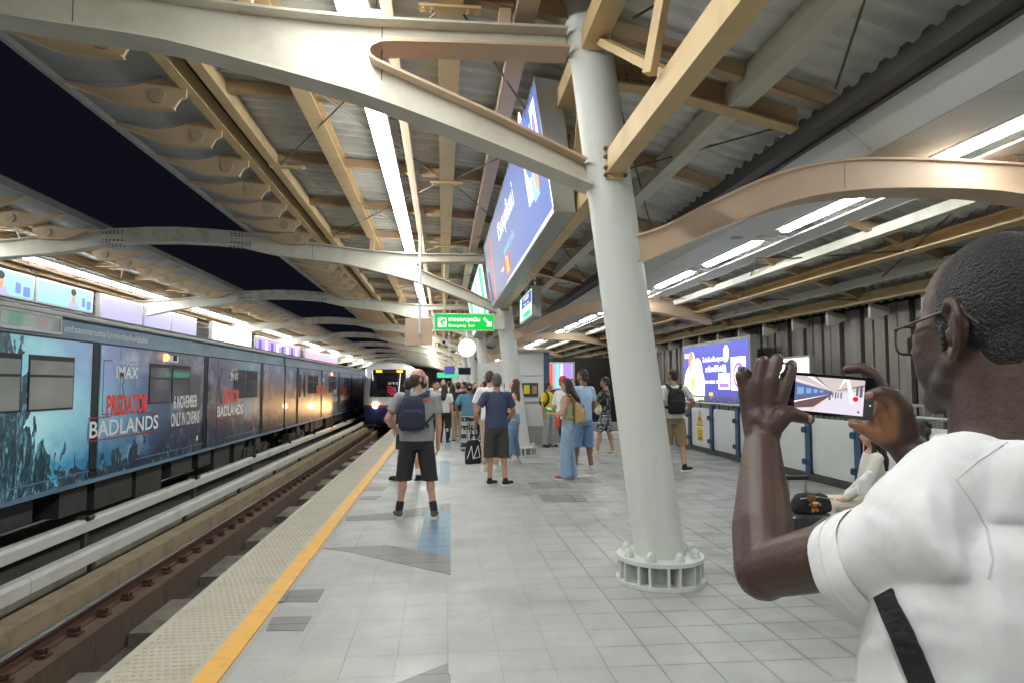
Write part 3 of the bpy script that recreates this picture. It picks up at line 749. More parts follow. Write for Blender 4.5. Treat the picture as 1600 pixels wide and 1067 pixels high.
# ================================================================ ADVERT TRAIN (far track)
TX = -6.2
def wrap_mat():
    """printed film: teal mist at the near end, violet to navy in the middle, dusk orange and rock further on"""
    m = mat('advert_film', (.1, .2, .3), .38, coat=.15)
    nt = m.node_tree; b = nt.nodes['Principled BSDF']
    g = nt.nodes.new('ShaderNodeNewGeometry'); sp = nt.nodes.new('ShaderNodeSeparateXYZ'); lk(nt, g.outputs['Position'], sp.inputs[0])
    def N(scale, det=5, stretch=(1, 1, 1), dist=0):
        mp = nt.nodes.new('ShaderNodeMapping'); mp.inputs['Scale'].default_value = stretch; lk(nt, g.outputs['Position'], mp.inputs[0])
        n = nt.nodes.new('ShaderNodeTexNoise'); n.inputs['Scale'].default_value = scale; n.inputs['Detail'].default_value = det; n.inputs['Distortion'].default_value = dist
        lk(nt, mp.outputs[0], n.inputs['Vector']); return n.outputs['Fac']
    def rng(v, a, b_, c, d, cl=True):
        r = nt.nodes.new('ShaderNodeMapRange'); r.clamp = cl
        for i, q in zip((1, 2, 3, 4), (a, b_, c, d)): r.inputs[i].default_value = q
        lk(nt, v, r.inputs[0]); return r.outputs[0]
    def op(o, a, b_):
        k = nt.nodes.new('ShaderNodeMath'); k.operation = o
        for i, q in enumerate((a, b_)):
            if isinstance(q, (int, float)): k.inputs[i].default_value = q
            else: lk(nt, q, k.inputs[i])
        return k.outputs[0]
    def ramp(v, stops):
        r = nt.nodes.new('ShaderNodeValToRGB'); e = r.color_ramp.elements
        while len(e) < len(stops): e.new(.5)
        for q, (p, c) in zip(e, stops): q.position = p; q.color = (*c, 1)
        lk(nt, v, r.inputs[0]); return r.outputs[0]
    def mixc(f, a, b_):
        k = nt.nodes.new('ShaderNodeMix'); k.data_type = 'RGBA'; lk(nt, f, k.inputs[0])
        for i, q in ((6, a), (7, b_)):
            if isinstance(q, tuple): k.inputs[i].default_value = (*q, 1)
            else: lk(nt, q, k.inputs[i])
        return k.outputs[2]
    Yc = op('SUBTRACT', sp.outputs['Y'], .75)
    # the print repeats on each car: y within the car
    yy = op('ADD', Yc, rng(N(.7, 3), 0, 1, -.8, .8))
    t = rng(yy, 4, 28, 0, 1)
    upper = ramp(t, [(0, (.10, .22, .30)), (.27, (.16, .33, .40)), (.345, (.20, .22, .40)), (.45, (.10, .09, .16)), (.57, (.045, .045, .09)), (.66, (.10, .09, .17)), (.76, (.13, .26, .36)), (.85, (.16, .15, .26)), (1, (.05, .10, .22))])
    mid = ramp(t, [(0, (.10, .25, .30)), (.25, (.34, .50, .52)), (.33, (.20, .36, .44)), (.42, (.05, .14, .24)), (.50, (.03, .04, .08)), (.64, (.03, .03, .05)), (.74, (.10, .22, .30)), (.80, (.28, .15, .09)), (.9, (.16, .08, .05)), (1, (.10, .05, .04))])
    low = ramp(t, [(0, (.03, .09, .14)), (.25, (.05, .28, .36)), (.33, (.03, .14, .26)), (.46, (.02, .04, .10)), (.7, (.015, .02, .05)), (.8, (.06, .03, .03)), (1, (.03, .02, .02))])
    zn = op('ADD', sp.outputs['Z'], rng(N(1.6, 5), 0, 1, -.35, .35))
    c = mixc(rng(zn, .25, .85, 0, 1), low, mid)
    c = mixc(rng(zn, 1.35, 1.95, 0, 1), c, upper)
    c = mixc(rng(N(.9, 6, (1, 1, 1.7)), .52, .7, 0, .55), c, (.36, .46, .50))                   # mist
    rock = op('GREATER_THAN', op('ADD', rng(N(1.3, 8, (1, .8, .7)), 0, 1, 0, 1.1), rng(sp.outputs['Z'], -.1, 1.0, .42, -.1)), .86)
    c = mixc(rock, c, (.018, .028, .05))
    # dark overgrown mass at the near end
    bush = op('GREATER_THAN', op('ADD', op('ADD', rng(N(3.2, 9, (1, 1, .6), 1.2), 0, 1, -.16, .16), rng(Yc, 9.2, 10.8, .62, .30)), rng(sp.outputs['Z'], 0.0, 2.3, .18, -.03)), .47)
    dk = ramp(N(7, 7, (1, 1.4, .5), 1.5), [(.3, (.006, .012, .02)), (.52, (.02, .045, .06)), (.62, (.08, .17, .21)), (.75, (.22, .33, .35))])
    c = mixc(bush, c, dk)
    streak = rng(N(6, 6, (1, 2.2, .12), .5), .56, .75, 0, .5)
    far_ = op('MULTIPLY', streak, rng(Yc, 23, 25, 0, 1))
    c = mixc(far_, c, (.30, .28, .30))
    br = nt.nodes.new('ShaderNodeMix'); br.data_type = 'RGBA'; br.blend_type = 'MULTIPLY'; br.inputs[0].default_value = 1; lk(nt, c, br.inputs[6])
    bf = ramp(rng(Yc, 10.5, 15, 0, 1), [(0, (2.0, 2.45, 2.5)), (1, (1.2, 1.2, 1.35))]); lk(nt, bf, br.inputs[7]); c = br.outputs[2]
    lk(nt, c, b.inputs['Base Color'])
    return m
M['wrap'] = wrap_mat()
M['wrap_top'] = mat('advert_cornice', (.13, .22, .32), .5, var=.45, vscale=1.1, grime=(.05, .08, .14), gamt=.9, gscale=.8, stretch=(1, .5, 1))
M['gutter'] = mat('train_gutter', (.42, .44, .43), .4, var=.1)
M['train_roof'] = mat('train_roof', (.18, .19, .20), .6, var=.2)
M['seam'] = mat('door_seam_shade', (.006, .006, .007), .6)
M['film_glass'] = mat('film_on_glass', (.30, .32, .31), .10, coat=.8, var=.15, vscale=1.5)
M['film_dark'] = mat('film_on_glass_dark', (.15, .14, .17), .10, coat=.8, var=.2, vscale=1.5)
M['t_white'] = mat('print_white', (.82, .84, .86), .4)
M['t_red'] = mat('print_red', (.78, .045, .04), .4)
M['t_line'] = mat('print_dark_red', (.40, .02, .025), .4)
M['orange_lamp'] = glow('orange_lamp', (1.0, .28, .03), 9)
M['under'] = mat('underframe', (.035, .033, .032), .7, var=.4, vscale=4)
SIDE = [(0, -.06), (0, 1.2), (-.015, 2.30), (-.03, 2.36)]
def car(t, ya, yb, first):
    # closed body section: side, cornice, arched roof, other side
    prof = [(TX, -.06), (TX, 2.34)]
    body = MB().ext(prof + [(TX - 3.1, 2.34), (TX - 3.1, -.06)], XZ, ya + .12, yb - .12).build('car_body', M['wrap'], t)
    MB().ext([(TX - .012, 2.342), (TX - .05, 2.66), (TX - .1, 2.70), (TX - 3.0, 2.70), (TX - 3.09, 2.342)], XZ, ya + .12, yb - .12).build('cornice', M['wrap_top'], body)
    MB().ext([(TX - .03, 2.702), (TX + .0, 2.72), (TX + .0, 2.77), (TX - .10, 2.80), (TX - .16, 2.702)], XZ, ya + .1, yb - .1).build('roof_gutter', M['gutter'], body)
    MB().ext([(TX - .17, 2.703), (TX - .3, 2.86), (TX - .8, 2.98), (TX - 1.55, 3.02), (TX - 2.3, 2.98), (TX - 2.9, 2.8), (TX - 2.95, 2.703)], XZ, ya + .15, yb - .15).build('roof', M['train_roof'], body)
    MB().box(TX - .06, TX + .025, ya + .12, yb - .12, -.13, -.062).build('sill', M['wrap_top'], body)
    MB().box(TX - .02, TX + .012, ya + .12, yb - .12, .085, .105).build('waist_strip', M['wrap_top'], body)
    MB().box(TX - .01, TX + .02, ya + .12, yb - .12, 2.335, 2.36).build('door_rail', M['seam'], body)
    # bellows
    MB().box(TX - 2.7, TX - .35, yb - .12, yb + .12, -.2, 2.6).build('bellows', M['rubber'], body)
    return body
def door(body, y, k):
    MB().box(TX + .001, TX + .012, y - .02, y + .22, -.03, 2.33).build('door_seam_shade', M['seam'], body)  # flat black strip painted in as the recess shadow beside the door pair
    for j in range(2):
        y0 = y + .23 + .77 * j; y1 = y0 + .755
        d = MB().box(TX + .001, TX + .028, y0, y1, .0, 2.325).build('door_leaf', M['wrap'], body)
        # half-hexagon windows that meet point to point
        if j == 0: P = [(y0 + .1, 1.06), (y0 + .1, 2.06), (y0 + .4, 2.06), (y0 + .68, 1.58), (y0 + .4, 1.06)]
        else: P = [(y1 - .1, 1.06), (y1 - .1, 2.06), (y1 - .4, 2.06), (y1 - .68, 1.58), (y1 - .4, 1.06)]
        cx = sum(p[0] for p in P) / 5; cz = sum(p[1] for p in P) / 5
        MB().ext(P, YZ, TX + .028, TX + .031).build('window_rim', M['seam'], body)
        MB().ext([(cx + (a - cx) * .955, cz + (b - cz) * .97) for a, b in P], YZ, TX + .031, TX + .0335).build('window_pane', M['wrap' if k else 'film_dark'], body)
    MB().box(TX + .001, TX + .01, y + 1.765, y + 1.785, 0, 2.33).build('door_edge', M['seam'], body)
def window(body, y0, y1, z0, zm, z1, pane):
    w = MB().box(TX + .001, TX + .014, y0, y1, z0, z1).build('window_frame', M['seam'], body)
    MB().box(TX + .014, TX + .017, y0 + .03, y1 - .03, z0 + .03, zm - .02).build('window_pane', M[pane], body)
    MB().box(TX + .014, TX + .017, y0 + .03, y1 - .03, zm + .02, z1 - .08).build('window_pane', M[pane], body)
tr = thing('metro_train', (TX - 1.55, 20, -1.1), 'long metro train wrapped in a teal and violet film advert standing on the far track', 'train')
cars = []
for ci, (ya, yb) in enumerate(((3.1, 26.9), (26.9, 50.7), (50.7, 74.5))):
    b = car(tr, ya, yb, ci == 0); cars.append(b)
    dy = [6.3, 12.05, 17.75, 23.3] if ci == 0 else [ya + 2.2 + 5.8 * k for k in range(4)]
    for k, y in enumerate(dy): door(b, y, k)
    # windows between doors
    for k in range(3):
        y = dy[k] + 1.95
        if ci == 0 and k == 0: ws = [(8.75, 9.98, 'film_glass'), (10.16, 11.42, 'film_glass')]
        elif ci == 0 and k == 1: ws = [(14.4, 15.5, 'film_dark'), (15.62, 16.75, 'film_dark')]
        elif ci == 0: ws = [(20.3, 21.5, 'film_dark'), (21.62, 22.85, 'film_dark')]
        else: ws = [(y + .5, y + 1.7, 'film_dark'), (y + 1.85, y + 3.0, 'film_dark')]
        for a, c_, p in ws: window(b, a, c_, 1.2, 1.74, 2.06, p)
    # running gear
    for k, y in enumerate((ya + 3.2, yb - 3.4)):
        g = MB().box(TX - .5, TX - .15, y - 1.5, y + 1.5, -.8, -.45).box(TX - .35, TX - .1, y - .3, y + .3, -.6, -.2)
        for w in (-1.05, 1.05):
            g.tube((TX - .95, y + w, -.68), (TX - .8, y + w, -.68), .42, n=24).box(TX - .45, TX - .12, y + w - .16, y + w + .16, -.85, -.5)
            g.tube((TX - .25, y + w * .55, -.75), (TX - .25, y + w * .55, -.25), .09, n=8)
        g.path([(TX - .1, y - .9, -.9), (TX - .1, y - .3, -.55), (TX - .1, y + .4, -.8), (TX - .1, y + 1.0, -.45)], .025)
        g.build('bogie', M['under'], tr)
    r_ = random.Random(3 + ci)
    y = ya + 5.2
    while y < yb - 5.2:
        L = r_.uniform(.6, 1.7); h = r_.uniform(.35, .65)
        MB().box(TX - .7, TX - .25 + r_.uniform(0, .12), y, y + L, -.2 - h, -.2).build('equipment_box', M['under'], tr); y += L + r_.uniform(.15, .6)
    MB().box(TX - 3.0, TX - .3, ya + .2, yb - .2, -.22, -.13).build('underframe', M['under'], tr)
    # orange side lamp on a white plate
    yl = {0: 15.2, 1: 38.1, 2: 62}[ci]
    MB().box(TX + .001, TX + .012, yl - .15, yl + .75, 2.12, 2.27).build('lamp_plate', M['t_white'], b)
    MB().loft([((TX + x, yl, 2.22), r, r, (0, 1, 0), (0, 0, 1)) for x, r in ((.012, .075), (.05, .07), (.075, .04))], 14).build('side_lamp', M['orange_lamp'], b)
    MB().box(TX + .012, TX + .04, yl + .45, yl + .6, 2.15, 2.28).build('lamp_clip', M['seam'], b)
b0 = cars[0]
fr = MB()
for a in ((9.42, 10.98, 2.40, 2.44), (9.42, 10.98, 2.66, 2.70), (9.42, 9.46, 2.44, 2.66), (10.94, 10.98, 2.44, 2.66)): fr.box(TX - .05, TX + .02, *a)
f_ = fr.build('display_frame', M['gutter'], b0)
MB().box(TX - .03, TX + .006, 9.46, 10.94, 2.44, 2.66).build('display_glass', M['film_glass'], f_)
X = TX + .037
def logo(b, y, w, z, sc=1.0, short=False):
    """PREDATOR over BADLANDS between two rules"""
    text('PREDATOR', (X, y + w * .20, z + .36 * sc), ROT_PX, w * .62, .40 * sc, M['t_red'], b, bold=.035)
    text('BADLANDS', (X, y, z), ROT_PX, w, .30 * sc, M['t_white'], b, bold=.016)
    for a, c_, zz in ((-.02, .26, z + .345 * sc), (.86, 1.0, z + .345 * sc), (-.02, 1.0, z - .06 * sc)):
        quad('rule', M['t_line'], (X, y, 0), ROT_PX, rect(w * a, w * c_, zz, zz + .022), b)
logo(b0, 11.95, 2.9, .66)
text('6 NOVEMBER', (X - .012, 15.72, 1.05), ROT_PX, 1.5, .31, M['t_white'], b0, bold=.02)
text('ONLY IN CINEMAS', (X - .012, 15.6, .64), ROT_PX, 1.8, .32, M['t_white'], b0, bold=.02)
text('IMAX', (X, 12.86, 1.73), ROT_PX, .92, .23, M['t_white'], b0, bold=.012)
text('ระบบ เต็มตาเต็มใจ', (X, 12.98, 2.0), ROT_PX, .78, .14, M['t_white'], b0)
logo(b0, 18.75, 2.4, .72)
text('IMAX', (X, 19.85, 1.75), ROT_PX, .75, .22, M['t_white'], b0, bold=.012)
text('ระบบ เต็มตา', (X, 19.95, 2.0), ROT_PX, .6, .12, M['t_white'], b0)
o = text('เอาตัวรอดจากดาวมฤตยู ในภาพยนตร์เอเลี่ยนฟอร์มยักษ์', (TX - .028, 11.15, 2.43), ROT_PX, 3.2, .17, M['t_white'], b0, bold=.006)
quad('print_mark', M['t_white'], (TX + .006, 17.3, .2), ROT_PX, rect(0, .09, 0, .12), b0)
for ci in (1, 2):
    b = cars[ci]; ya = (26.9, 50.7)[ci - 1]
    text('PREDATOR', (X, ya + 6.6, 1.1), ROT_PX, 2.6, .5, M['t_red'], b, bold=.015)
    text('6 NOVEMBER', (X - .012, ya + 11.6, 1.05), ROT_PX, 1.5, .31, M['t_white'], b, bold=.02)
    text('ONLY IN CINEMAS', (X - .012, ya + 11.6, .64), ROT_PX, 1.8, .32, M['t_white'], b, bold=.02)
    text('IMAX', (X, ya + 8.2, 1.75), ROT_PX, .8, .22, M['t_white'], b, bold=.012)
    logo(b, ya + 14.9, 2.9, .66)
tr.location.y += .75
# ================================================================ ARRIVING TRAIN (near track)
M['nt_white'] = mat('train_white', (.72, .74, .76), .3, coat=.4)
M['nt_red'] = mat('train_red', (.42, .03, .03), .3, coat=.4)
M['nt_blue'] = mat('train_blue', (.035, .045, .20), .3, coat=.4)
M['head'] = glow('headlamp', (1.0, .72, .38), 40)
M['dest'] = glow('destination_amber', (1.0, .62, .03), 1.6)
NX, NY = -3.45, 43.6
n = thing('arriving_train', (NX, NY + 20, -1.1), 'white, red and blue metro train arriving on the near track with its headlamp on', 'train')
def ns(z0, z1, w, y0, y1): return MB().box(NX - w, NX + w, y0, y1, z0, z1)
# nose: section stack leaning back towards the roof
secs = [(-.85, 1.42, .35), (-.35, 1.52, .02), (.22, 1.56, 0), (.34, 1.56, .0), (.80, 1.56, .02), (2.62, 1.50, .42), (2.86, 1.32, .60), (3.0, .9, .9), (3.03, .4, 1.2)]
def nose(z_lo, z_hi, name, m, inset=0.0, w_in=0.0, parent=n, dy=0.0):
    zs = sorted(set([z_lo, z_hi] + [s[0] for s in secs if z_lo < s[0] < z_hi]))
    def val(z):
        for a, b in zip(secs, secs[1:]):
            if z <= b[0]:
                q = (z - a[0]) / (b[0] - a[0]); return a[1] + (b[1] - a[1]) * q, a[2] + (b[2] - a[2]) * q
        return secs[-1][1], secs[-1][2]
    vs = []; fs = []; K = 12
    for z in zs:
        w, y = val(z); w -= w_in
        for i in range(K + 1):
            u = -1 + 2 * i / K; vs.append((NX + w * u, NY + y + .5 * abs(u) ** 4 + dy, z))
        vs += [(NX + w, NY + 48, z), (NX - w, NY + 48, z)]
    q = K + 3
    for j in range(len(zs) - 1):
        for i in range(q): fs.append((j * q + i, j * q + (i + 1) % q, (j + 1) * q + (i + 1) % q, (j + 1) * q + i))
    fs += [tuple(range(q)), tuple(range((len(zs) - 1) * q, len(zs) * q))]
    return MB().add(vs, fs).build(name, m, parent, smooth=True)
nose(-.85, .218, 'lower_body', M['nt_blue']); nose(.222, .338, 'red_band', M['nt_red']); nose(.342, 3.02, 'upper_body', M['nt_white'])
nose(.86, 2.58, 'windscreen', M['glass'], w_in=.07, dy=-.03)
nose(2.36, 2.60, 'display_band', M['black'], w_in=.3, dy=-.05)
for a in (-.78, .52): MB().box(NX + a, NX + a + .38, NY + .3, NY + .33, 2.40, 2.55).build('destination_display', M['dest'], n)
MB().box(NX - 1.5, NX + 1.5, NY + .5, NY + 44, -1.05, -.86).box(NX - .3, NX + .3, NY - .4, NY + .6, -.75, -.5).box(NX - 1.0, NX - .7, NY - .05, NY + .5, -1.0, -.8).build('coupler', M['under'], n)
for a in (-.78, .78):
    MB().loft([((NX + a, NY + y, .30), r, r, (1, 0, 0), (0, 0, 1)) for y, r in ((.05, .15), (-.05, .14), (-.08, .09))], 16).build('headlamp', M['head'], n)
MB().path([(NX - .1, NY + .02, .8), (NX - .08, NY - .02, 1.0), (NX + .1, NY + .2, 1.9)], .02).build('wiper', M['black'], n)
text('BTS', (NX + .02, NY + .045, 1.64), ROT_NY, .62, .13, M['t_white'], n, bold=.02)
M['logo_red'] = glow('logo_red', (.8, .04, .05), .5); M['logo_blue'] = glow('logo_blue', (.1, .16, .5), .4)
for k in range(3):
    a0 = [(.0 + .55 * math.sin(R(s)) * (1 - .22 * k), .0 - .62 * (1 - math.cos(R(s))) * (1 - .1 * k) - .16 * k) for s in range(0, 91, 15)]
    pts = a0 + [(x - .07, y - .07) for x, y in a0[::-1]]
    quad('emblem', M['logo_red'], (NX + .0, NY + .03 - .002 * k, 1.55), ROT_NY, pts, n)
quad('emblem', M['logo_blue'], (NX + .32, NY + .02, 1.5), ROT_NY, [(0, 0), (.16, 0), (.28, -.5), (.2, -.5)], n)
sl = bpy.data.lights.new('headlamp_beam', 'SPOT'); sl.energy = 300; sl.color = (1, .55, .2); sl.spot_size = R(34); sl.spot_blend = .6; sl.shadow_soft_size = .12
so = bpy.data.objects.new('headlamp_beam', sl); COL.objects.link(so); so.location = (NX - .78, NY - .25, .30)
d_ = Vector((TX, 33.5, .9)) - so.location; so.rotation_euler = d_.to_track_quat('-Z', 'Y').to_euler()

# ================================================================ BILLBOARDS AND SIGNS
def emis(name, col, s=1.0): return glow(name, col, s)
M['e_blue'] = emis('ad_blue', (.16, .24, .80), 1.1); M['e_grey'] = emis('ad_grey', (.33, .36, .50), 1.0); M['e_white'] = emis('ad_white', (1, 1, 1), 1.3)
M['e_lilac'] = emis('ad_lilac', (.48, .40, .62), .9); M['e_red'] = emis('ad_red', (.85, .14, .08), 1.0); M['e_orange'] = emis('ad_orange', (.9, .42, .25), 1.0); M['e_yel'] = emis('ad_yellow', (.95, .75, .15), 1.0)
M['e_cyan'] = emis('ad_cyan', (.28, .72, .95), 1.1); M['e_green'] = emis('ad_green', (.05, .62, .34), 1.1); M['e_mint'] = emis('ad_mint', (.62, .95, .82), 1.2); M['e_pink'] = emis('ad_pink', (.9, .45, .65), 1.0)
M['e_navy'] = emis('ad_navy', (.07, .09, .38), 1.0); M['e_skin'] = emis('ad_skin', (.72, .45, .32), .9); M['e_black'] = emis('ad_dark', (.03, .03, .05), .3)
M['e_violet'] = emis('ad_violet', (.42, .26, .85), 1.1); M['e_pale'] = emis('ad_pale', (.60, .57, .86), .78); M['e_sky'] = emis('ad_sky', (.36, .70, .88), 1.0); M['e_hot'] = emis('ad_hot', (1.0, .96, .9), 1.8)
def grad(name, a, b, s, axis='Y', lo=0, hi=1):
    m = glow(name, a, s); nt = m.node_tree; bs = nt.nodes['Principled BSDF']
    g = nt.nodes.new('ShaderNodeNewGeometry'); sp = nt.nodes.new('ShaderNodeSeparateXYZ'); lk(nt, g.outputs['Position'], sp.inputs[0])
    r = nt.nodes.new('ShaderNodeMapRange'); r.inputs[1].default_value = lo; r.inputs[2].default_value = hi; lk(nt, sp.outputs[axis], r.inputs[0])
    mx = nt.nodes.new('ShaderNodeMix'); mx.data_type = 'RGBA'; mx.inputs[6].default_value = (*a, 1); mx.inputs[7].default_value = (*b, 1); lk(nt, r.outputs[0], mx.inputs[0])
    lk(nt, mx.outputs[2], bs.inputs['Emission Color']); return m
# leaning board between the first two columns; tilted with the columns
def leaning_board(y0, y1, label, m):
    t = thing('billboard', (1.1, (y0 + y1) / 2, 3.3), label, 'billboard')
    MB().ext([(1.105, 3.3), (1.30, 3.3), (1.15, 4.63), (.912, 4.66)], XZ, y0, y1).build('housing', M['galv'], t)
    MB().ext([(1.09, 3.34), (1.103, 3.34), (.912, 4.65), (.899, 4.65)], XZ, y0 + .05, y1 - .05).build('screen', m, t)
    mb = MB()
    for a in ((1.085, 3.30, 1.106, 3.34),): mb.ext([(1.078, 3.295), (1.106, 3.295), (1.1, 3.345), (1.072, 3.345)], XZ, y0, y1)
    mb.ext([(.892, 4.645), (.915, 4.645), (.91, 4.675), (.888, 4.675)], XZ, y0, y1)
    for a, b in ((y0, y0 + .05), (y1 - .05, y1)): mb.ext([(1.078, 3.34), (1.104, 3.34), (.914, 4.65), (.89, 4.65)], XZ, a, b)
    mb.build('bezel', M['steel'], t)
    return t
M['bb1'] = grad('billboard_print', (.14, .23, .66), (.40, .42, .50), .80, 'Y', 6.6, 14.5)
bb = leaning_board(6.55, 15.15, 'big lit blue grey billboard leaning between the nearest and second columns', M['bb1'])
ang = math.atan2(.191, 1.31)
def on_board(y, zfrac, off=.004):
    z = 3.34 + 1.31 * zfrac; x = 1.09 - .191 * zfrac - off; return (x, y, z)
rotb = (Matrix(((0, -math.sin(ang), -math.cos(ang)), (-1, 0, 0), (0, math.cos(ang), -math.sin(ang)))).to_euler())
def bq(m, y, zf, pts, off=.004): quad('print', m, on_board(y, zf, off), rotb, pts, bb)
bq(M['e_white'], 8.05, .30, [rect(0, .42, 0, .75), disc(.2, .8, .2, .3)]); bq(M['e_sky'], 7.6, .25, rect(0, .4, 0, .8), .005); bq(M['e_blue'], 7.72, .7, disc(.1, .05, .34, .34), .006); bq(M['e_white'], 7.72, .7, disc(.1, .05, .22, .22), .007); bq(M['e_orange'], 7.4, .32, rect(0, .25, 0, .3), .006)
bq(M['e_white'], 7.05, .62, rect(-.1, .25, 0, .42), .005); bq(M['e_violet'], 7.0, .74, disc(0, 0, .1, .16), .006)
o = text('ชีวิตสนุกขึ้นแน่', on_board(11.9, .52), rotb, 2.6, .42, M['e_white'], bb, bold=.01)
o = text('เพลิดเพลินทุกวัน', on_board(11.4, .30), rotb, 1.6, .16, M['e_cyan'], bb)
for k, m in enumerate(('e_red', 'e_orange', 'e_yel', 'e_red')): bq(M[m], 11.6 - .24 * k, .08, rect(0, .2, 0, .26 + .05 * (k % 2)))
bq(M['e_red'], 14.3, .03, [(0, 0), (.25, 0), (.55, 1.2), (.4, 1.22)]); bq(M['e_navy'], 14.95, .05, [(0, 0), (.6, 0), (.4, .6), (0, .7)], .003)
bq(M['e_orange'], 13.9, .03, [(0, 0), (.1, 0), (.45, 1.1), (.38, 1.1)]); bq(M['e_white'], 12.1, .2, [(0, 0), (.35, .0), (.35, .05), (0, .05)])
bb = leaning_board(16.1, 25.0, 'lit green and white billboard behind the second column', M['e_mint'])
for k, (a, m) in enumerate(((16.9, 'e_green'), (18.0, 'e_white'), (19.4, 'e_cyan'), (20.8, 'e_pink'), (22.4, 'e_green'), (23.8, 'e_pink'))): bq(M[m], a + .9, .05, [(0, 0), (.8, 0), (1.0, 1.2), (.1, 1.2)])
bq(M['e_green'], 23.5, .7, disc(0, 0, .25), .006)
# green exit sign
t = thing('exit_sign', (.48, 15.2, 2.78), 'lit green hanging sign with running figure, Thai and English words and a down arrow', 'sign')
MB().box(-.21, 1.15, 15.22, 15.30, 2.80, 3.19).build('sign_box', M['lamp_white'], t)
M['e_exit'] = emis('exit_green', (.012, .60, .075), .95)
MB().box(-.185, 1.125, 15.212, 15.221, 2.825, 3.165).build('sign_face', M['e_exit'], t)
text('ทางออกฉุกเฉิน', (.12, 15.208, 2.975), ROT_NY, .70, .13, M['e_white'], t, bold=.014)
text('Emergency  Exit', (.12, 15.208, 2.87), ROT_NY, .58, .075, M['e_white'], t, bold=.012)
quad('pictogram', M['e_white'], (-.12, 15.209, 2.88), ROT_NY, [rect(0, .19, 0, .2)], t)
quad('pictogram', M['e_exit'], (-.12, 15.207, 2.88), ROT_NY, [rect(.012, .02, .012, .188), [(.04, .02), (.075, .02), (.1, .07), (.14, .03), (.165, .05), (.11, .1), (.12, .13), (.16, .11), (.17, .13), (.1, .16), (.05, .13), (.03, .1), (.05, .09), (.075, .11), (.07, .075)], disc(.125, .165, .018, n=10), rect(.14, .178, .14, .178)], t)
quad('arrow', M['e_white'], (1.0, 15.208, 2.98), ROT_NY, [[(-.11, .085), (-.075, .12), (.055, -.01), (.02, -.045)], [(.085, .03), (.085, -.08), (-.03, -.08), (-.03, -.045), (.045, -.045), (.05, .03)]], t)
MB().box(1.15, 1.38, 15.23, 15.29, 2.84, 3.15).build('mounting_plate', M['arm'], t)
# beige back of a hanging sign on a pole
t = thing('sign_back', (-.52, 14.6, 2.43), 'plain beige back of a square hanging sign on a white pole', 'sign')
MB().box(-.81, -.23, 14.6, 14.68, 2.44, 3.01).build('sign_box', M['tan'], t); MB().box(-.81, -.23, 14.596, 14.6, 2.84, 2.845).box(-.81, -.23, 14.596, 14.6, 2.62, 2.625).build('seam', M['brown'], t)
MB().tube((-.5, 14.56, 2.66), (-.5, 14.56, 5.0), .028).build('pole', M['lamp_white'], t)
# round white disc lamp/clock
t = thing('round_disc', (.52, 14.9, 2.40), 'round glowing white disc hanging below the green sign', 'clock')
MB().tube((.52, 14.93, 2.41), (.52, 15.02, 2.41), .205, n=36).build('rim', M['lamp_white'], t); MB().tube((.52, 14.924, 2.41), (.52, 14.93, 2.41), .19, n=36).build('face', M['e_hot'], t)
MB().tube((.52, 14.98, 2.60), (.52, 15.26, 2.80), .018).build('pole', M['lamp_white'], t)
# two sided lit sign on rods under the truss
t = thing('hanging_sign', (1.56, 12.3, 2.76), 'small lit white and teal sign box hung on two rods under the billboard truss', 'sign')
MB().box(1.5, 1.66, 11.4, 13.25, 2.76, 3.28).build('sign_box', M['galv'], t)
quad('sign_face', M['e_mint'], (1.496, 13.2, 2.80), ROT_NX, rect(0, 1.75, 0, .44), t); quad('print', M['e_navy'], (1.494, 12.85, 3.02), ROT_NX, rect(0, 1.35, 0, .2), t); quad('print', M['e_green'], (1.494, 12.6, 2.82), ROT_NX, rect(0, 1.0, 0, .09), t)
text('ทางออก', (1.492, 12.6, 3.12), ROT_NX, .8, .08, M['e_white'], t, bold=.01); text('Way out', (1.492, 12.6, 3.03), ROT_NX, .8, .06, M['e_white'], t, bold=.01)
MB().tube((1.58, 11.7, 3.28), (1.58, 11.7, 4.4), .016).tube((1.58, 12.9, 3.28), (1.58, 12.9, 4.4), .016).build('hanger', M['steel'], t)
t = thing('security_camera', (.02, 17.5, 2.6), 'small security camera hung on a pole left of the green exit sign', 'camera')
MB().tube((.02, 17.5, 2.75), (.02, 17.5, 4.75), .018).build('pole', M['tan'], t); MB().box(-.06, .10, 17.35, 17.65, 2.62, 2.75).build('body', M['lamp_white'], t); MB().tube((.02, 17.35, 2.68), (.02, 17.33, 2.68), .04, n=14).build('lens', M['black'], t)
# far hanging signs down the platform
for k, (x, y, z, w, h, m, lab) in enumerate(((.25, 26, 2.0, .4, .32, 'e_navy', 'small dark blue hanging sign far down the platform above the crowd'), (.85, 27, 2.0, .5, .3, 'e_black', 'small dark grey hanging display far down the platform above the crowd'), (.25, 34, 1.95, 1.1, .28, 'e_green', 'small lit green hanging sign far down the platform'))):
    t = thing('hanging_sign', (x, y, z), lab, 'sign')
    MB().box(x - w / 2, x + w / 2, y, y + .08, z, z + h).build('sign_box', M['galv'], t); MB().box(x - w / 2 + .02, x + w / 2 - .02, y - .006, y, z + .02, z + h - .02).build('sign_face', M[m], t); MB().tube((x, y + .04, z + h), (x, y + .04, 4.8), .015).build('pole', M['lamp_white'], t)
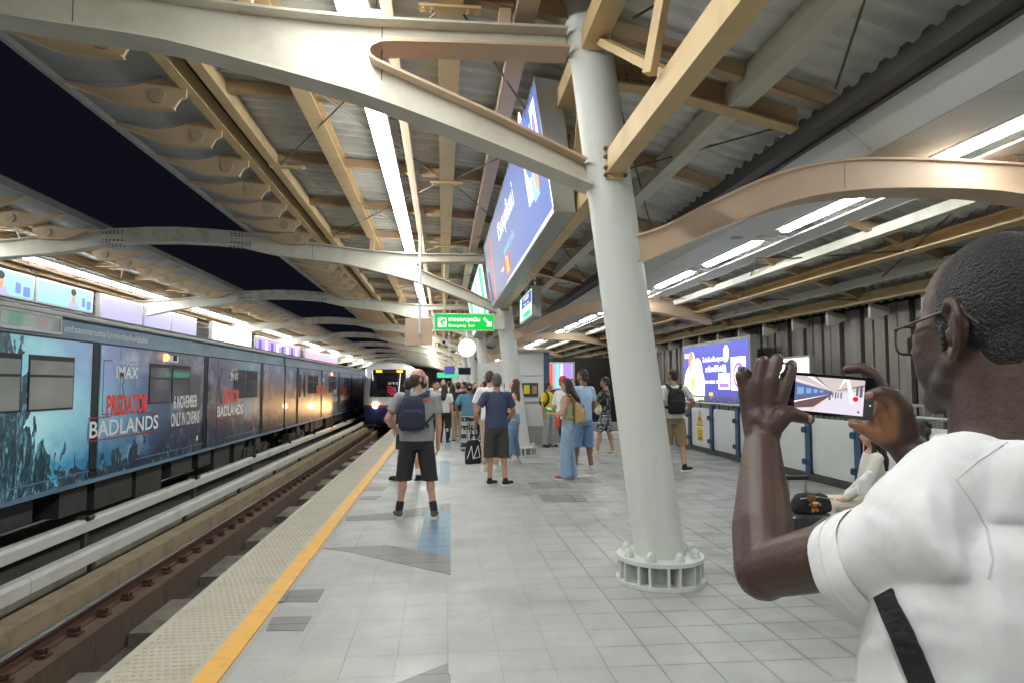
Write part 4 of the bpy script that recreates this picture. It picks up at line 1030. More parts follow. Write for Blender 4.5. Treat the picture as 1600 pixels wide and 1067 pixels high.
# screens on the opposite platform
def far_screen(y0, y1, z0, z1, x, label, m, portrait=False, skyb=False):
    t = thing('screen', (x, (y0 + y1) / 2, z0), label, 'screen')
    MB().box(x - .15, x, y0, y1, z0, z1).build('housing', M['galv'], t)
    quad('display', m, (x + .004, y0 + .04, z0 + .04), ROT_PX, rect(0, y1 - y0 - .08, 0, z1 - z0 - .08), t)
    if portrait:
        w = y1 - y0; px = w * .62; hh = z1 - z0
        quad('print', M['e_pale'], (x + .006, y0, z0 + .05), ROT_PX, [[(px - .28, 0), (px + .3, 0), (px + .22, hh * .28), (px - .16, hh * .28)]], t)
        quad('print', M['e_skin'], (x + .008, y0, z0 + .05), ROT_PX, [disc(px, hh * .5, .12, .19), rect(px - .06, px + .06, hh * .2, hh * .4)], t)
        quad('print', M['e_black'], (x + .010, y0, z0 + .05), ROT_PX, [disc(px - .01, hh * .68, .14, .1)], t)
        for i in range(3): quad('print', M['e_pale'], (x + .006, y0, z0), ROT_PX, rect(.2, .2 + w * (.36, .26, .3)[i], hh * (.7 - .14 * i), hh * (.74 - .14 * i)), t)
        quad('print', M['e_blue'], (x + .006, y0, z0), ROT_PX, [rect(w * .78, w * .84, hh * .2, hh * .6), rect(w * .87, w * .95, hh * .12, hh * .5)], t)
    return t
far_screen(15.2, 18.75, 3.74, 4.40, -10.6, 'cyan advert screen with a dark haired portrait, leftmost above the advert train', M['e_sky'], True)
far_screen(18.85, 21.75, 3.74, 4.40, -10.6, 'cyan advert screen with a portrait and text lines, second above the advert train', M['e_sky'], True)
for k, (a, b) in enumerate(((22.2, 25.2), (25.3, 27.7), (27.8, 30.5))): far_screen(a, b, 3.6, 4.43, -10.6, 'blank pale lilac screen above the advert train, %s of three in a row' % ('leftmost', 'middle', 'rightmost')[k], M['e_pale'])
s_ = far_screen(32.5, 39, 3.3, 4.5, -10.6, 'bright white advert screen with red figures above the advert train', M['e_hot'])
for k in range(3): quad('print', M['e_red'], (-10.59, 34.5 + 1.2 * k, 3.6), ROT_PX, [(0, 0), (.12, 0), (.3, .6), (.15, .55)], s_)
s_ = far_screen(40, 52, 3.3, 4.4, -10.6, 'violet and white striped advert screen far along above the advert train', M['e_violet'])
for k in range(8): quad('print', M['e_white' if k % 2 else 'e_navy'], (-10.59, 40.5 + 1.4 * k, 3.4), ROT_PX, rect(0, .6, 0, .8), s_)
far_screen(54, 70, 3.2, 4.4, -10.6, 'bright pink white advert screen at the far end above the advert train', M['e_pink'])

# ================================================================ RIGHT SIDE: fence, wall, screens
fx = 6.22
fen = thing('platform_fence', (fx, 10, 0), 'white panelled fence with blue posts and grey handrail along the right edge', 'fence')
ps = [17.66] + [17.06 - 1.4 * k for k in range(12)]
pm = MB().box(-.05, .05, -.012, .012, 0, 1.13).box(-.05, -.035, -.075, .075, .0, 1.10).box(.035, .05, -.075, .075, 0, 1.10).box(-.12, .12, -.1, .1, 0, .02).mesh('post', M['blue_post'])
hg = MB().box(-.075, -.05, .03, .12, -.05, .05).box(-.075, -.05, -.12, -.03, -.05, .05).tube((-.085, -.1, -.04), (-.085, -.1, .04), .016, n=8).tube((-.085, .1, -.04), (-.085, .1, .04), .016, n=8).mesh('hinge', M['blue_post'])
for y in ps:
    p = inst('post', pm, fen, (0, y - 10, 0))
    for z in (.30, .84): inst('hinge', hg, p, (0, 0, z))
def panel_mesh(L):
    r = .07; pts = []
    for cx, cz, a0 in ((L - r, 1.05 - r, 0), (r, 1.05 - r, 90), (r, .12 + r, 180), (L - r, .12 + r, 270)):
        for s in range(0, 91, 30): pts.append((cx + r * math.cos(R(a0 + s)), cz + r * math.sin(R(a0 + s))))
    return MB().ext(pts, YZ, -.012, .012).mesh('panel', M['fence_panel'])
pmesh = panel_mesh(1.22); psm = panel_mesh(.42)
for k, y in enumerate(ps[1:]): inst('panel', pmesh, fen, (0, y - 1.4 + .09 - 10, 0))
inst('panel', psm, fen, (0, 17.06 + .09 - 10, 0))
MB().path([(fx - .02, 17.75, 1.17), (fx - .02, -1, 1.17)], .027, 10).build('handrail', M['steel'], fen, smooth=True)
MB().box(fx - .06, fx + .06, 0, 17.7, .002, .1).build('kick_plate', M['dark'], fen)
fen.location.y -= .37
# warning signs on one panel (sticker triangle and plate)
t = thing('warning_sign', (fx - .02, 16.3, .3), 'yellow warning triangle and yellow notice plate on a white fence panel', 'sign')
M['w_yel'] = mat('warning_yellow', (.80, .60, .03), .4)
quad('triangle', M['black'], (fx - .0135, 16.62, .62), ROT_NX, [(0, 0), (.40, 0), (.2, .40)], t); quad('triangle', M['w_yel'], (fx - .0145, 16.62, .62), ROT_NX, [(.03, .018), (.37, .018), (.2, .36)], t)
quad('symbol', M['black'], (fx - .0155, 16.62, .62), ROT_NX, [[(.12, .15), (.26, .12), (.24, .2), (.14, .2)], [(.17, .06), (.22, .06), (.22, .13), (.17, .13)]], t)
quad('plate', M['w_yel'], (fx - .0135, 16.60, .25), ROT_NX, rect(0, .36, 0, .33), t)
text('โปรดระวัง', (fx - .0145, 16.56, .47), ROT_NX, .28, .06, M['black'], t); text('CAUTION', (fx - .0145, 16.55, .39), ROT_NX, .26, .05, M['black'], t, bold=.01)
quad('symbol', M['black'], (fx - .0145, 16.50, .28), ROT_NX, [rect(.0, .06, 0, .08), rect(.1, .16, 0, .08)], t)
t.location.y -= .37
# picket guard behind the fence
t = thing('picket_guard', (6.5, 10, 0), 'low dark picket railing between fence and louvred wall', 'railing')
mb = MB(); y = 1.0
while y < 18.4: mb.box(6.49, 6.51, y, y + .02, .05, 1.32); y += .17
tag(mb.build('picket', M['galv'], t), kind='stuff')
MB().box(6.48, 6.52, 1, 18.4, 1.30, 1.34).build('top_rail', M['galv'], t)
# louvred wall
t = thing('louvred_wall', (7.3, 12, 0), 'dark brown wall of tall vertical louvre boards behind the fence', 'wall')
MB().box(7.44, 7.5, -2, 60, -.4, 3.02).build('backing', M['wall_back'], t)
lm_ = [MB().ext([(0, 0), (.10, .02), (.10, .30), (0, .27), (.03, .14)], XY, .0, 2.93).mesh('louvre', M['wall_fin']), MB().ext([(0, 0), (.10, .0), (.10, .26), (.03, .26)], XY, 0, 2.93).mesh('louvre', M['wall_fin'])]
y = 3.0; k = 0
while y < 45: inst('louvre', lm_[k % 2], t, (7.3 - 7.3 + (.0 if k % 3 else .02), y - 12, 0)); y += .335 if k % 2 else .30; k += 1
# big screen
t = thing('advert_screen', (6.62, 16.7, 1.18), 'large lit blue advert screen with white figure and appliances on the louvred wall side', 'screen')
MB().box(6.64, 6.8, 14.62, 18.78, 1.14, 2.68).build('housing', M['galv'], t)
M['scr'] = grad('screen_blue', (.13, .14, .62), (.20, .22, .80), .85, 'Z', 1.2, 2.6)
quad('display', M['scr'], (6.635, 18.70, 1.22), ROT_NX, rect(0, 4.0, 0, 1.38), t)
def sq(m, pts, dz=.002): quad('print', m, (6.635 - dz, 18.70, 1.22), ROT_NX, pts, t)
sq(M['e_hot'], [disc(.75, .45, .72, .5), rect(.03, 1.47, 0, .42)]); sq(M['e_hot'], [disc(.62, .78, .27, .48), disc(1.02, .72, .32, .36)], .003); sq(M['e_orange'], [disc(.55, .98, .19, .30)], .004); sq(M['e_yel'], [disc(.66, .5, .12, .3)], .004); sq(M['e_hot'], [disc(.66, .82, .13, .25)], .005)
text('โปรโมชั่นสุดคุ้ม', (6.632, 18.70 - 1.35, 1.22 + .92), ROT_NX, 1.55, .17, M['e_hot'], t, bold=.02); text('เครื่องใช้ไฟฟ้า', (6.632, 18.70 - 1.55, 1.22 + .70), ROT_NX, 1.2, .17, M['e_hot'], t, bold=.02)
sq(M['e_hot'], [rect(.08, .45, 1.1, 1.22), disc(2.82, 1.12, .16, .2), disc(2.72, .75, .08, .12), rect(2.63, 2.81, .58, .75), rect(1.42, 1.72, .42, .49), rect(1.8, 2.12, .42, .49), rect(2.2, 2.5, .42, .49)])
sq(M['e_hot'], [rect(2.35, 3.02, .28, .66), rect(3.08, 3.86, .26, 1.02)]); sq(M['e_violet'], [disc(3.5, .60, .30, .30), rect(2.42, 2.95, .32, .42)], .004); sq(M['e_hot'], [disc(3.5, .60, .22, .22)], .005); sq(M['e_navy'], [disc(3.55, .72, .12, .09)], .006)
sq(M['e_yel'], [rect(1.75, 2.0, .06, .2)])
t.location.y -= .45
t = thing('small_screen', (6.7, 13.0, 1.4), 'small white screen with a green line, partly hidden behind the raised left hand', 'screen')
MB().box(6.72, 6.82, 12.3, 14.2, 1.5, 2.15).build('housing', M['galv'], t); quad('display', M['e_white'], (6.715, 14.16, 1.54), ROT_NX, rect(0, 1.82, 0, .57), t); quad('print', M['e_green'], (6.713, 14.1, 1.80), ROT_NX, rect(0, 1.7, 0, .03), t)
text('BTS', (6.713, 13.9, 1.90), ROT_NX, .3, .09, M['galv'], t)
t.location.y -= .4
# service booth behind the second column
t = thing('service_booth', (2.75, 18.7, 0), 'pale service booth wall with a blue corner post and a yellow call box niche', 'booth')
MB().box(1.9, 2.78, 18.7, 19.6, 0, 2.5).build('wall', M['fence_panel'], t); MB().box(1.8, 2.98, 18.6, 19.7, 2.5, 2.58).build('roof', M['galv'], t)
MB().box(2.78, 2.94, 18.68, 18.84, 0, 2.5).build('corner_post', M['blue_post'], t); MB().box(2.15, 2.62, 18.67, 18.7, 1.28, 1.66).build('niche', M['dark'], t); MB().loft([((2.3, 18.66, 1.36), .09, .04, (1, 0, 0), (0, 1, 0)), ((2.3, 18.66, 1.6), .08, .04, (1, 0, 0), (0, 1, 0))], 14).build('call_box', M['w_yel'], t); MB().box(2.45, 2.58, 18.655, 18.67, 1.36, 1.58).build('panel', M['brown'], t)
MB().box(1.9, 2.75, 18.68, 18.7, 1.12, 1.16).box(1.9, 2.75, 18.685, 18.7, 1.85, 1.865).build('trim', M['galv'], t)
t = thing('stair_fence', (2.6, 18.0, 0), 'short white fence with a blue post beside the service booth', 'fence')
MB().box(2.1, 2.18, 18.1, 18.18, 0, 1.15).build('post', M['blue_post'], t); MB().box(2.2, 3.5, 18.2, 18.23, .05, .50).build('panel', M['galv'], t); MB().box(2.2, 3.5, 18.2, 18.23, .53, 1.0).build('panel', M['fence_panel'], t); MB().tube((2.1, 18.2, 1.12), (3.6, 18.2, 1.12), .03).build('handrail', M['steel'], t)
# colourful screen at the back
t = thing('colour_screen', (3.7, 22, 1.5), 'colourful red and blue lit screen behind the person in yellow', 'screen')
MB().box(3.25, 4.3, 22, 22.12, 1.45, 2.35).build('housing', M['steel'], t); quad('display', M['e_pale'], (3.29, 21.995, 1.49), ROT_NY, rect(0, .95, 0, .82), t)
for a, m, w in ((.02, 'e_orange', .2), (.16, 'e_red', .12), (.36, 'e_cyan', .14), (.52, 'e_white', .08), (.62, 'e_violet', .3)): quad('print', M[m], (3.29 + a, 21.992 - a * .003, 1.52), ROT_NY, [(0, 0), (w, 0), (w * .9, .78), (.03, .78)], t)
t = thing('stair_block', (5.0, 26, 0), 'dark stair enclosure behind the people at the back', 'stairwell')
MB().box(4.0, 6.6, 24.5, 30, 0, 2.6).build('wall', M['wall_back'], t); MB().box(3.1, 6.0, 20.6, 21.0, .0, .45).build('parapet', M['galv'], t); MB().box(3.3, 6.0, 20.0, 20.4, .0, .2).build('step', M['fence_panel'], t)
M['e_dimred'] = emis('dim_red', (.4, .05, .03), .5); MB().box(4.25, 4.4, 24.47, 24.5, 1.9, 2.1).box(4.7, 4.8, 24.47, 24.5, 1.7, 1.9).build('red_light', M['e_dimred'], t)
# white boards down the middle of the platform
for k, (x, y, w, h, lab) in enumerate(((1.55, 22, .9, 2.3, 'tall pale notice board wall beyond the second column'), (2.0, 31, 1.0, 2.6, 'pale partition wall farther down the platform'))):
    t = thing('notice_board', (x, y, 0), lab, 'board'); MB().box(x - w / 2, x + w / 2, y, y + .12, .1, h).build('board', M['fence_panel'], t); MB().box(x - w / 2 - .03, x - w / 2, y - .02, y + .14, 0, h + .03).box(x + w / 2, x + w / 2 + .03, y - .02, y + .14, 0, h + .03).build('frame', M['galv'], t)
# distant end of the station
t = thing('end_wall', (0, 112, 0), 'dark end of the station hall beyond the crowd', 'wall'); MB().box(-16, 8, 112, 112.3, -2, 5.2).build('wall', M['concrete'], t)
# ================================================================ PEOPLE
def cloth(name, col, var=.12, bump=.35, bs=60, rough=.85, **k): return mat(name, col, rough, var=var, vscale=k.pop('vscale', 9), bump=bump, bscale=bs, **k)
SK = {'fair': mat('skin_fair', (.56, .31, .22), .5, var=.08, vscale=12, sss=.08), 'tan': mat('skin_tan', (.46, .25, .15), .5, var=.08, vscale=12, sss=.08),
      'brown': mat('skin_brown', (.25, .13, .085), .5, var=.1, vscale=12), 'pink': mat('skin_pink', (.60, .33, .26), .5, var=.08, vscale=12, sss=.08)}
HR = {'black': mat('hair_black', (.012, .011, .011), .45, var=.4, vscale=40, bump=.5, bscale=120), 'brown': mat('hair_brown', (.075, .04, .025), .5, var=.4, vscale=40, bump=.5, bscale=120),
      'fringe': mat('hair_fringe', (.050, .038, .031), .65, var=.4, vscale=60, bump=.5, bscale=120), 'grey': mat('hair_grey', (.10, .095, .09), .6, var=.4, vscale=60, bump=.5, bscale=120), 'dkbrown': mat('hair_dark', (.03, .02, .016), .5, var=.4, vscale=40, bump=.5, bscale=120), 'red': mat('cap_red', (.55, .07, .03), .8, var=.1)}
M['eye'] = mat('eye_dark', (.015, .012, .01), .2); M['lips'] = mat('lips', (.36, .13, .11), .5); M['sole'] = mat('sole_white', (.70, .70, .66), .6, var=.1); M['sock_b'] = cloth('sock_black', (.015, .015, .016)); M['sock_w'] = cloth('sock_white', (.7, .7, .68))
M['beard'] = mat('beard', (.055, .040, .033), .8, var=.5, vscale=90, bump=.6, bscale=200)
V = Vector
def rz(v, a):
    c, s = math.cos(a), math.sin(a); return V((v[0] * c - v[1] * s, v[0] * s + v[1] * c, v[2]))
def bent(sh, hand, L1, L2, hint):
    """elbow of a two-bone arm"""
    sh = V(sh); hand = V(hand); d = hand - sh; L = d.length
    if L > (L1 + L2) * .995: hand = sh + d.normalized() * (L1 + L2) * .995; d = hand - sh; L = d.length
    a = (L1 * L1 - L2 * L2 + L * L) / (2 * L); h = math.sqrt(max(0, L1 * L1 - a * a))
    n = V(hint); n = (n - d.normalized() * n.dot(d.normalized())).normalized()
    return sh + d.normalized() * a + n * h, hand
def person(pos, face, h, label, skin='tan', hair=('short', 'black'), head=0, tilt=0, shirt=('tee', None), legs=('shorts', None), shoe=None, sole='sole', sock=None,
           LH=(-.24, .03, .86), RH=(.24, .03, .86), Lh=(-.6, -.5, 0), Rh=(.6, -.5, 0), feet=((-.11, 0, .12), (.11, 0, -.12)), vox=.013, belly=0.0, female=False, beard=False, group=None, wide=1.0, face_detail=True, sit=False):
    s = h / 1.75; t = thing('person', (pos[0], pos[1], -.43 * s if sit else 0), label, 'person', group, R(face)); t.scale = (s, s, s)
    sk = SK[skin]; hy = R(head); sw = (.165 if female else .19) * wide
    hc = V((0, .0, 1.635))
    def hp(p):
        q = V(p) - V((0, -.01, 1.56)); q = Matrix.Rotation(R(tilt), 3, 'X') @ q; return rz(q, hy) + V((0, -.01, 1.56))
    HB = Matrix.Rotation(hy, 3, 'Z') @ Matrix.Rotation(R(tilt), 3, 'X')
    b = MB()
    b.ell(hp((0, 0, 1.645)), .074, .094, .105, 16, 10, HB).ell(hp((0, .03, 1.59)), .058, .07, .075, 14, 8, HB).ell(hp((0, .06, 1.555)), .035, .035, .03, 10, 6, HB)
    b.cap(hp((0, .092, 1.64)), hp((0, .108, 1.607)), .010, .016, 8)
    b.ell(hp((0, .075, 1.665)), .052, .025, .016, 10, 6, HB)
    for sx in (-1, 1): b.ell(hp((.078 * sx, -.008, 1.62)), .013, .022, .034, 8, 6, HB); b.ell(hp((.045 * sx, .055, 1.595)), .025, .03, .03, 8, 6, HB)
    b.cap((0, -.012, 1.585), (0, -.02, 1.44), .054 if not female else .046, .062, 12)
    b.loft([((0, 0, z), rx * wide, ry, (1, 0, 0), (0, 1, 0)) for z, rx, ry in ((.86, .15, .105), (1.0, .14, .1), (1.12, .13, .1), (1.3, .155, .105), (1.4, .15, .09), (1.47, .08, .06))], 16)
    arms = {}
    for sx, H, hint in ((-1, LH, Lh), (1, RH, Rh)):
        sh = V((sw * sx, -.01, 1.405)); el, hd = bent(sh, H, .285, .255, hint); arms[sx] = (sh, el, hd)
        k = .85 if female else 1
        b.cap(sh, el, .052 * k, .040 * k, 10).cap(el, hd, .041 * k, .027 * k, 10).ell(el + (hd - el) * .28, .043 * k, .043 * k, .06, 10, 6)
        d = (hd - el).normalized(); side = d.cross(V((0, 1, 0))).normalized() if abs(d.y) < .9 else V((1, 0, 0)); up = side.cross(d)
        b.cap(hd, hd + d * .07, .027, .030, 8)
        for i in range(4):
            o = up * (.027 - .018 * i); L = (.062, .07, .066, .052)[i]
            p1 = hd + d * .085 + o; p2 = p1 + d * L * .55 - side * sx * .008; p3 = p2 + d * L * .35 - side * sx * .022
            b.cap(p1, p2, .0095, .009, 6).cap(p2, p3, .009, .0078, 6)
        b.cap(hd + d * .03 + up * .02, hd + d * .075 + up * .046, .013, .011, 6).cap(hd + d * .075 + up * .046, hd + d * .105 + up * .05, .011, .009, 6)
    lg = {}
    for (fx_, fy, fa), sx in zip(feet, (-1, 1)):
        hip = V((.09 * sx, 0, .9)); ank = V((fx_, fy - .03, .085)); kn = (hip + ank) / 2 + V((0, .03, .02))
        if sit: kn = V((.12 * sx, .42, .90)); ank = V((.12 * sx, .40, .515))
        lg[sx] = (hip, kn, ank, fa)
        b.cap(hip, kn, .085, .056, 12).cap(kn, ank, .052, .036, 12).ell(kn + (ank - kn) * .3 + V((0, -.018, 0)), .054, .056, .11, 10, 8).ell(ank + V((0, .06, -.04)), .04, .1, .035, 10, 6)
    inst('body', blob(b, vox if vox < .012 else vox * .9, 2, sk, 'body'), t)
    # face
    if face_detail:
        for sx in (-1, 1): MB().ell(hp((.03 * sx, .0835, 1.642)), .012, .0055, .0055, 8, 6, HB).build('eye', M['eye'], t, True, True); MB().bar(hp((.016 * sx, .0965, 1.663)), hp((.044 * sx, .0835, 1.665)), .006, .005).build('eyebrow', HR['black'] if hair[1] != 'brown' else HR['brown'], t, False, True)
        MB().ell(hp((0, .096, 1.575)), .022, .007, .007, 10, 6, HB).build('mouth', M['lips'], t, True, True)
    if beard:
        q = MB().ell(hp((0, .042, 1.565)), .064, .07, .056, 14, 8, HB).ell(hp((0, .066, 1.552)), .038, .04, .034, 10, 6, HB).ell(hp((0, .094, 1.59)), .03, .012, .006, 8, 6, HB)
        for sx in (-1, 1): q.ell(hp((.06 * sx, .02, 1.60)), .012, .03, .05, 8, 6, HB)
        inst('beard', blob(q, vox * .7, 1, M['beard'], 'beard', wr=.003, wscale=60), t)
    # hair
    st, hcname = hair; hm_ = HR[hcname]; q = MB()
    if st == 'bald':
        q.ell(hp((0, -.020, 1.632)), .0835, .088, .073, 18, 12, HB).ell(hp((0, -.042, 1.580)), .068, .062, .062, 14, 8, HB)
        for sx in (-1, 1): q.ell(hp((.070 * sx, .022, 1.625)), .010, .022, .045, 8, 6, HB)
    else:
        q.ell(hp((0, -.02, 1.668)), .0795, .095, .095, 16, 10, HB).ell(hp((0, -.05, 1.61)), .070, .06, .07, 12, 8, HB)
        if st in ('long', 'pony'):
            for sx in (-1, 1): q.ell(hp((.058 * sx, -.02, 1.60)), .03, .055, .11, 10, 8, HB)
        if st == 'long':
            q.loft([(hp((0, -.04, 1.66)), .082, .07, HB @ V((1, 0, 0)), HB @ V((0, 1, 0))), (hp((0, -.07, 1.52)), .088, .055, HB @ V((1, 0, 0)), HB @ V((0, 1, 0))), (hp((0, -.115, 1.38)), .095, .045, HB @ V((1, 0, 0)), HB @ V((0, 1, 0))), (hp((0, -.125, 1.26)), .06, .03, HB @ V((1, 0, 0)), HB @ V((0, 1, 0)))], 14)
            for sx in (-1, 1): q.cap(hp((.07 * sx, .0, 1.62)), hp((.085 * sx, .015, 1.42)), .03, .025, 8)
        if st == 'bun': q.ell(hp((0, -.12, 1.64)), .05, .045, .05, 10, 8)
        if st == 'pony': q.cap(hp((0, -.10, 1.62)), hp((0, -.14, 1.42)), .04, .02, 8)
        if st == 'cap': q.ell(hp((0, .09, 1.70)), .06, .07, .012, 12, 6, HB)
    inst('hair' if st != 'cap' else 'cap', blob(q, vox * .85, 1, hm_, 'hair', wr=.005, wscale=45), t)
    # upper clothing
    kind, cm = shirt
    q = MB(); hem = .90 if kind != 'tank' else 1.02
    cw = .9 if female else 1
    rings = [(hem, .175 + belly * .5, .122 + belly), (1.0, .172 + belly * .5, .122 + belly * 1.2), (1.12, .163 + belly * .4, .118 + belly), (1.28, .186, .122 + belly * .3), (1.38, .19, .108), (1.435, .165, .09), (1.475, .085, .072)]
    if female: rings = [(hem, .165, .115), (1.02, .15, .11), (1.12, .142, .105), (1.28, .165, .118), (1.37, .16, .098), (1.43, .13, .08), (1.46, .08, .065)]
    if kind == 'tank': rings = rings[:4] + [(1.36, .135, .10), (1.40, .1, .085)]
    q.loft([((0, .0 + (belly * .5 if z < 1.2 else 0), z), rx * wide, ry, (1, 0, 0), (0, 1, 0)) for z, rx, ry in rings], 24)
    if kind == 'tank':
        for sx in (-1, 1): q.cap((.085 * sx, .07, 1.36), (.095 * sx, 0, 1.445), .02, .018, 8).cap((.095 * sx, 0, 1.445), (.085 * sx, -.075, 1.36), .018, .02, 8)
    else:
        for sx in (-1, 1):
            sh, el, hd = arms[sx]; d = (el - sh).normalized(); u = d.cross(V((0, 1, 0))); u = u.normalized() if u.length > .1 else V((1, 0, 0)); w = d.cross(u)
            fr_ = {'tee': .66, 'long': 1.0, 'big': .82}[kind]; rr = .068 if kind != 'big' else .078
            q.cap(sh + V((-.03 * sx, 0, 0)), sh, .07 * cw, .066 * cw, 12)
            q.loft([(sh - d * .02, .064 * cw, .066 * cw, u, w), (sh + (el - sh) * fr_ * .5, rr * cw, rr * cw, u, w), (sh + (el - sh) * fr_, rr * 1.03 * cw, rr * 1.05 * cw, u, w)], 14)
            if kind == 'long': q.cap(el, el, .056, .056).cap(el, hd - (hd - el) * .06, .056, .042, 12)
    inst('shirt' if kind != 'tank' else 'tank_top', blob(q, vox, 2, cm, 'shirt', wr=.006, wscale=7, wst=(1, 1, .6), seed=pos[0] * 3.1), t)
    # lower clothing
    kind, cm = legs
    q = MB(); q.loft([((0, 0, z), rx * (wide * .5 + .5), ry, (1, 0, 0), (0, 1, 0)) for z, rx, ry in (((.80, .166, .116), (.87, .170, .122 + belly * .3), (.93, .155, .108 + belly * .3), (1.0, .12, .08)) if shirt[0] != 'tank' else ((.80, .166, .122), (.87, .170, .128), (.95, .160, .118), (1.05, .146, .112)))], 20)
    for sx in (-1, 1):
        hip, kn, ank, fa = lg[sx]
        if kind == 'shorts': pts = [(hip + V((0, 0, 0)), .098), (hip + (kn - hip) * .5, .1), (kn + V((0, 0, .02)), .092)]
        elif kind == 'long_shorts': pts = [(hip, .1), (hip + (kn - hip) * .5, .105), (kn + V((0, 0, -.02)), .098), (kn + (ank - kn) * .18, .1)]
        elif kind == 'slim': pts = [(hip, .094), (hip + (kn - hip) * .5, .082), (kn, .066), (kn + (ank - kn) * .4, .062), (ank, .048)]
        elif kind == 'crop': pts = [(hip, .098), (hip + (kn - hip) * .5, .09), (kn, .074), (kn + (ank - kn) * .4, .073), (kn + (ank - kn) * .82, .066)]
        elif kind == 'wide': pts = [(hip, .1), (hip + (kn - hip) * .5, .1), (kn, .092), (kn + (ank - kn) * .5, .096), (ank + V((0, 0, -.04)), .104)]
        else: pts = [(hip, .098), (hip + (kn - hip) * .5, .09), (kn, .08), (kn + (ank - kn) * .5, .078), (ank + V((0, 0, -.01)), .072)]
        if sit: q.cap(hip, kn, .095, .08).cap(kn, ank, .08, .07)
        else: q.loft([(p, r, r * 1.02, (1, 0, 0), (0, 1, 0)) for p, r in pts], 16)
    inst({'shorts': 'shorts', 'long_shorts': 'shorts'}.get(kind, 'trousers'), blob(q, vox, 2, cm, 'trousers', wr=.006, wscale=8, wst=(1, 1, .5), seed=pos[1]), t)
    # shoes
    sm = shoe or M['black']
    for sx in (-1, 1):
        hip, kn, ank, fa = lg[sx]; a = fa
        B = Matrix.Rotation(a, 3, 'Z'); zf = ank.z - .085; c = V((ank.x, ank.y, zf))
        q = MB().ell(c + B @ V((0, .085, .042)), .046, .12, .036, 14, 8, B).ell(c + B @ V((0, .0, .055)), .042, .065, .052, 12, 8, B).cap(c + V((0, 0, .08)), c + V((0, 0, .105)), .044, .042, 10)
        o = inst('shoe', blob(q, min(vox, .011), 1, sm, 'shoe'), t)
        pl_ = [(c + B @ V((x, y, 0))) for x, y in ((-.036, -.07), (.036, -.07), (.044, 0), (.05, .1), (.04, .18), (.015, .205), (-.015, .205), (-.04, .18), (-.05, .1), (-.044, 0))]
        MB().ext([(p.x, p.y) for p in pl_], XY, zf + .001, zf + .03).build('sole', M.get(sole, M['sole']), o, False, True)
        if sock: inst('sock', MB().cap(ank + V((0, 0, .02)), ank + (kn - ank) * .22, .044, .046, 12).mesh('sock', M[sock], smooth=True), t)
    t['_arms'] = 0
    del t['_arms']
    return t, arms
def carried(name, p, label, cat, group=None):
    """a bag worn or held by person p: a thing of its own at the same spot"""
    t = thing(name, p.location, label, cat, group, p.rotation_euler[2]); t.scale = p.scale
    return t
def strap(pts, w, m, t, name='strap', th=.008, nrm=None):
    mb = MB()
    pts = [V(p) for p in pts]
    vs = []; 
    for i, p in enumerate(pts):
        d = (pts[min(i + 1, len(pts) - 1)] - pts[max(i - 1, 0)]).normalized(); n = V(nrm[i]) if nrm else V((0, -1, .3)); x = d.cross(n).normalized(); z = x.cross(d)
        for sx, sz in ((-1, -1), (1, -1), (1, 1), (-1, 1)): vs.append(p + x * (w / 2 * sx) + z * (th / 2 * sz))
    fs = [(0, 1, 2, 3), tuple(len(vs) - k for k in (1, 2, 3, 4))]
    for j in range(len(pts) - 1):
        for k in range(4):
            a = 4 * j + k; b = 4 * j + (k + 1) % 4; fs.append((a, a + 4, b + 4, b))
    return mb.add(vs, fs).build(name, m, t, False, True)
def backpack(p, label, m, w=.15, z0=1.02, z1=1.44, dx=0.0, dep=.13, ms=None, y0=-.12, vox=.013):
    t = carried('backpack', p, label, 'backpack'); q = MB()
    rings = [(z0, .80, .75), (z0 + .03, .97, 1), (z0 + (z1 - z0) * .45, 1, 1.05), (z1 - .10, .93, .8), (z1 - .03, .72, .55), (z1, .42, .35)]
    q.loft([((dx, y0 - dep / 2 * ry, z), w * rx, dep / 2 * ry + .012, (1, 0, 0), (0, 1, 0)) for z, rx, ry in rings], 24)
    q.loft([((dx, y0 - dep * 1.0, z), w * .72 * k, .03, (1, 0, 0), (0, 1, 0)) for z, k in ((z0 + .03, .8), (z0 + .05, 1), (z0 + .2, 1), (z0 + .23, .8))], 16)
    o = inst('pack_body', blob(q, vox, 2, m, 'pack', wr=.004, wscale=9), t)
    MB().path([(dx - w * .7, y0 - dep * 1.0, z1 - .12), (dx - w * .45, y0 - dep * .85, z1 - .045), (dx + w * .45, y0 - dep * .85, z1 - .045), (dx + w * .7, y0 - dep * 1.0, z1 - .12)], .005, 6).build('zip', ms or M['black'], o, False, True)
    for sx in (-1, 1):
        strap([(dx + .07 * sx, y0 - .005, z1 - .02), (.115 * sx, -.075, 1.455), (.125 * sx, -.005, 1.487), (.125 * sx, .07, 1.45), (.13 * sx, .125, 1.34), (.15 * sx, .11, 1.2), (.165 * sx, .02, 1.12), (dx * .5 + .14 * sx, y0 + .0, 1.08)], .055, ms or m, t, 'strap', .014,
              [(0, -1, .5), (0, -.7, .7), (0, 0, 1), (0, .7, .7), (0, 1, .1), (.3 * sx, 1, 0), (sx, 0, 0), (0, -1, 0)])
    return t
C = {k: cloth('cloth_' + k, v) for k, v in dict(grey=(.30, .31, .32), charcoal=(.022, .022, .024), navy=(.045, .06, .12), cargo=(.045, .042, .04), white=(.72, .72, .72), teal=(.10, .23, .34), yellow=(.72, .52, .03), sage=(.33, .38, .24), sky=(.38, .52, .72),
     khaki=(.26, .18, .10), black=(.015, .015, .017), sweat=(.33, .34, .35), purple=(.07, .05, .38), beige=(.45, .36, .25), maroon=(.20, .03, .05), dnavy=(.02, .025, .045), pinkc=(.6, .2, .3), cream=(.60, .55, .45), lace=(.66, .64, .58)).items()}
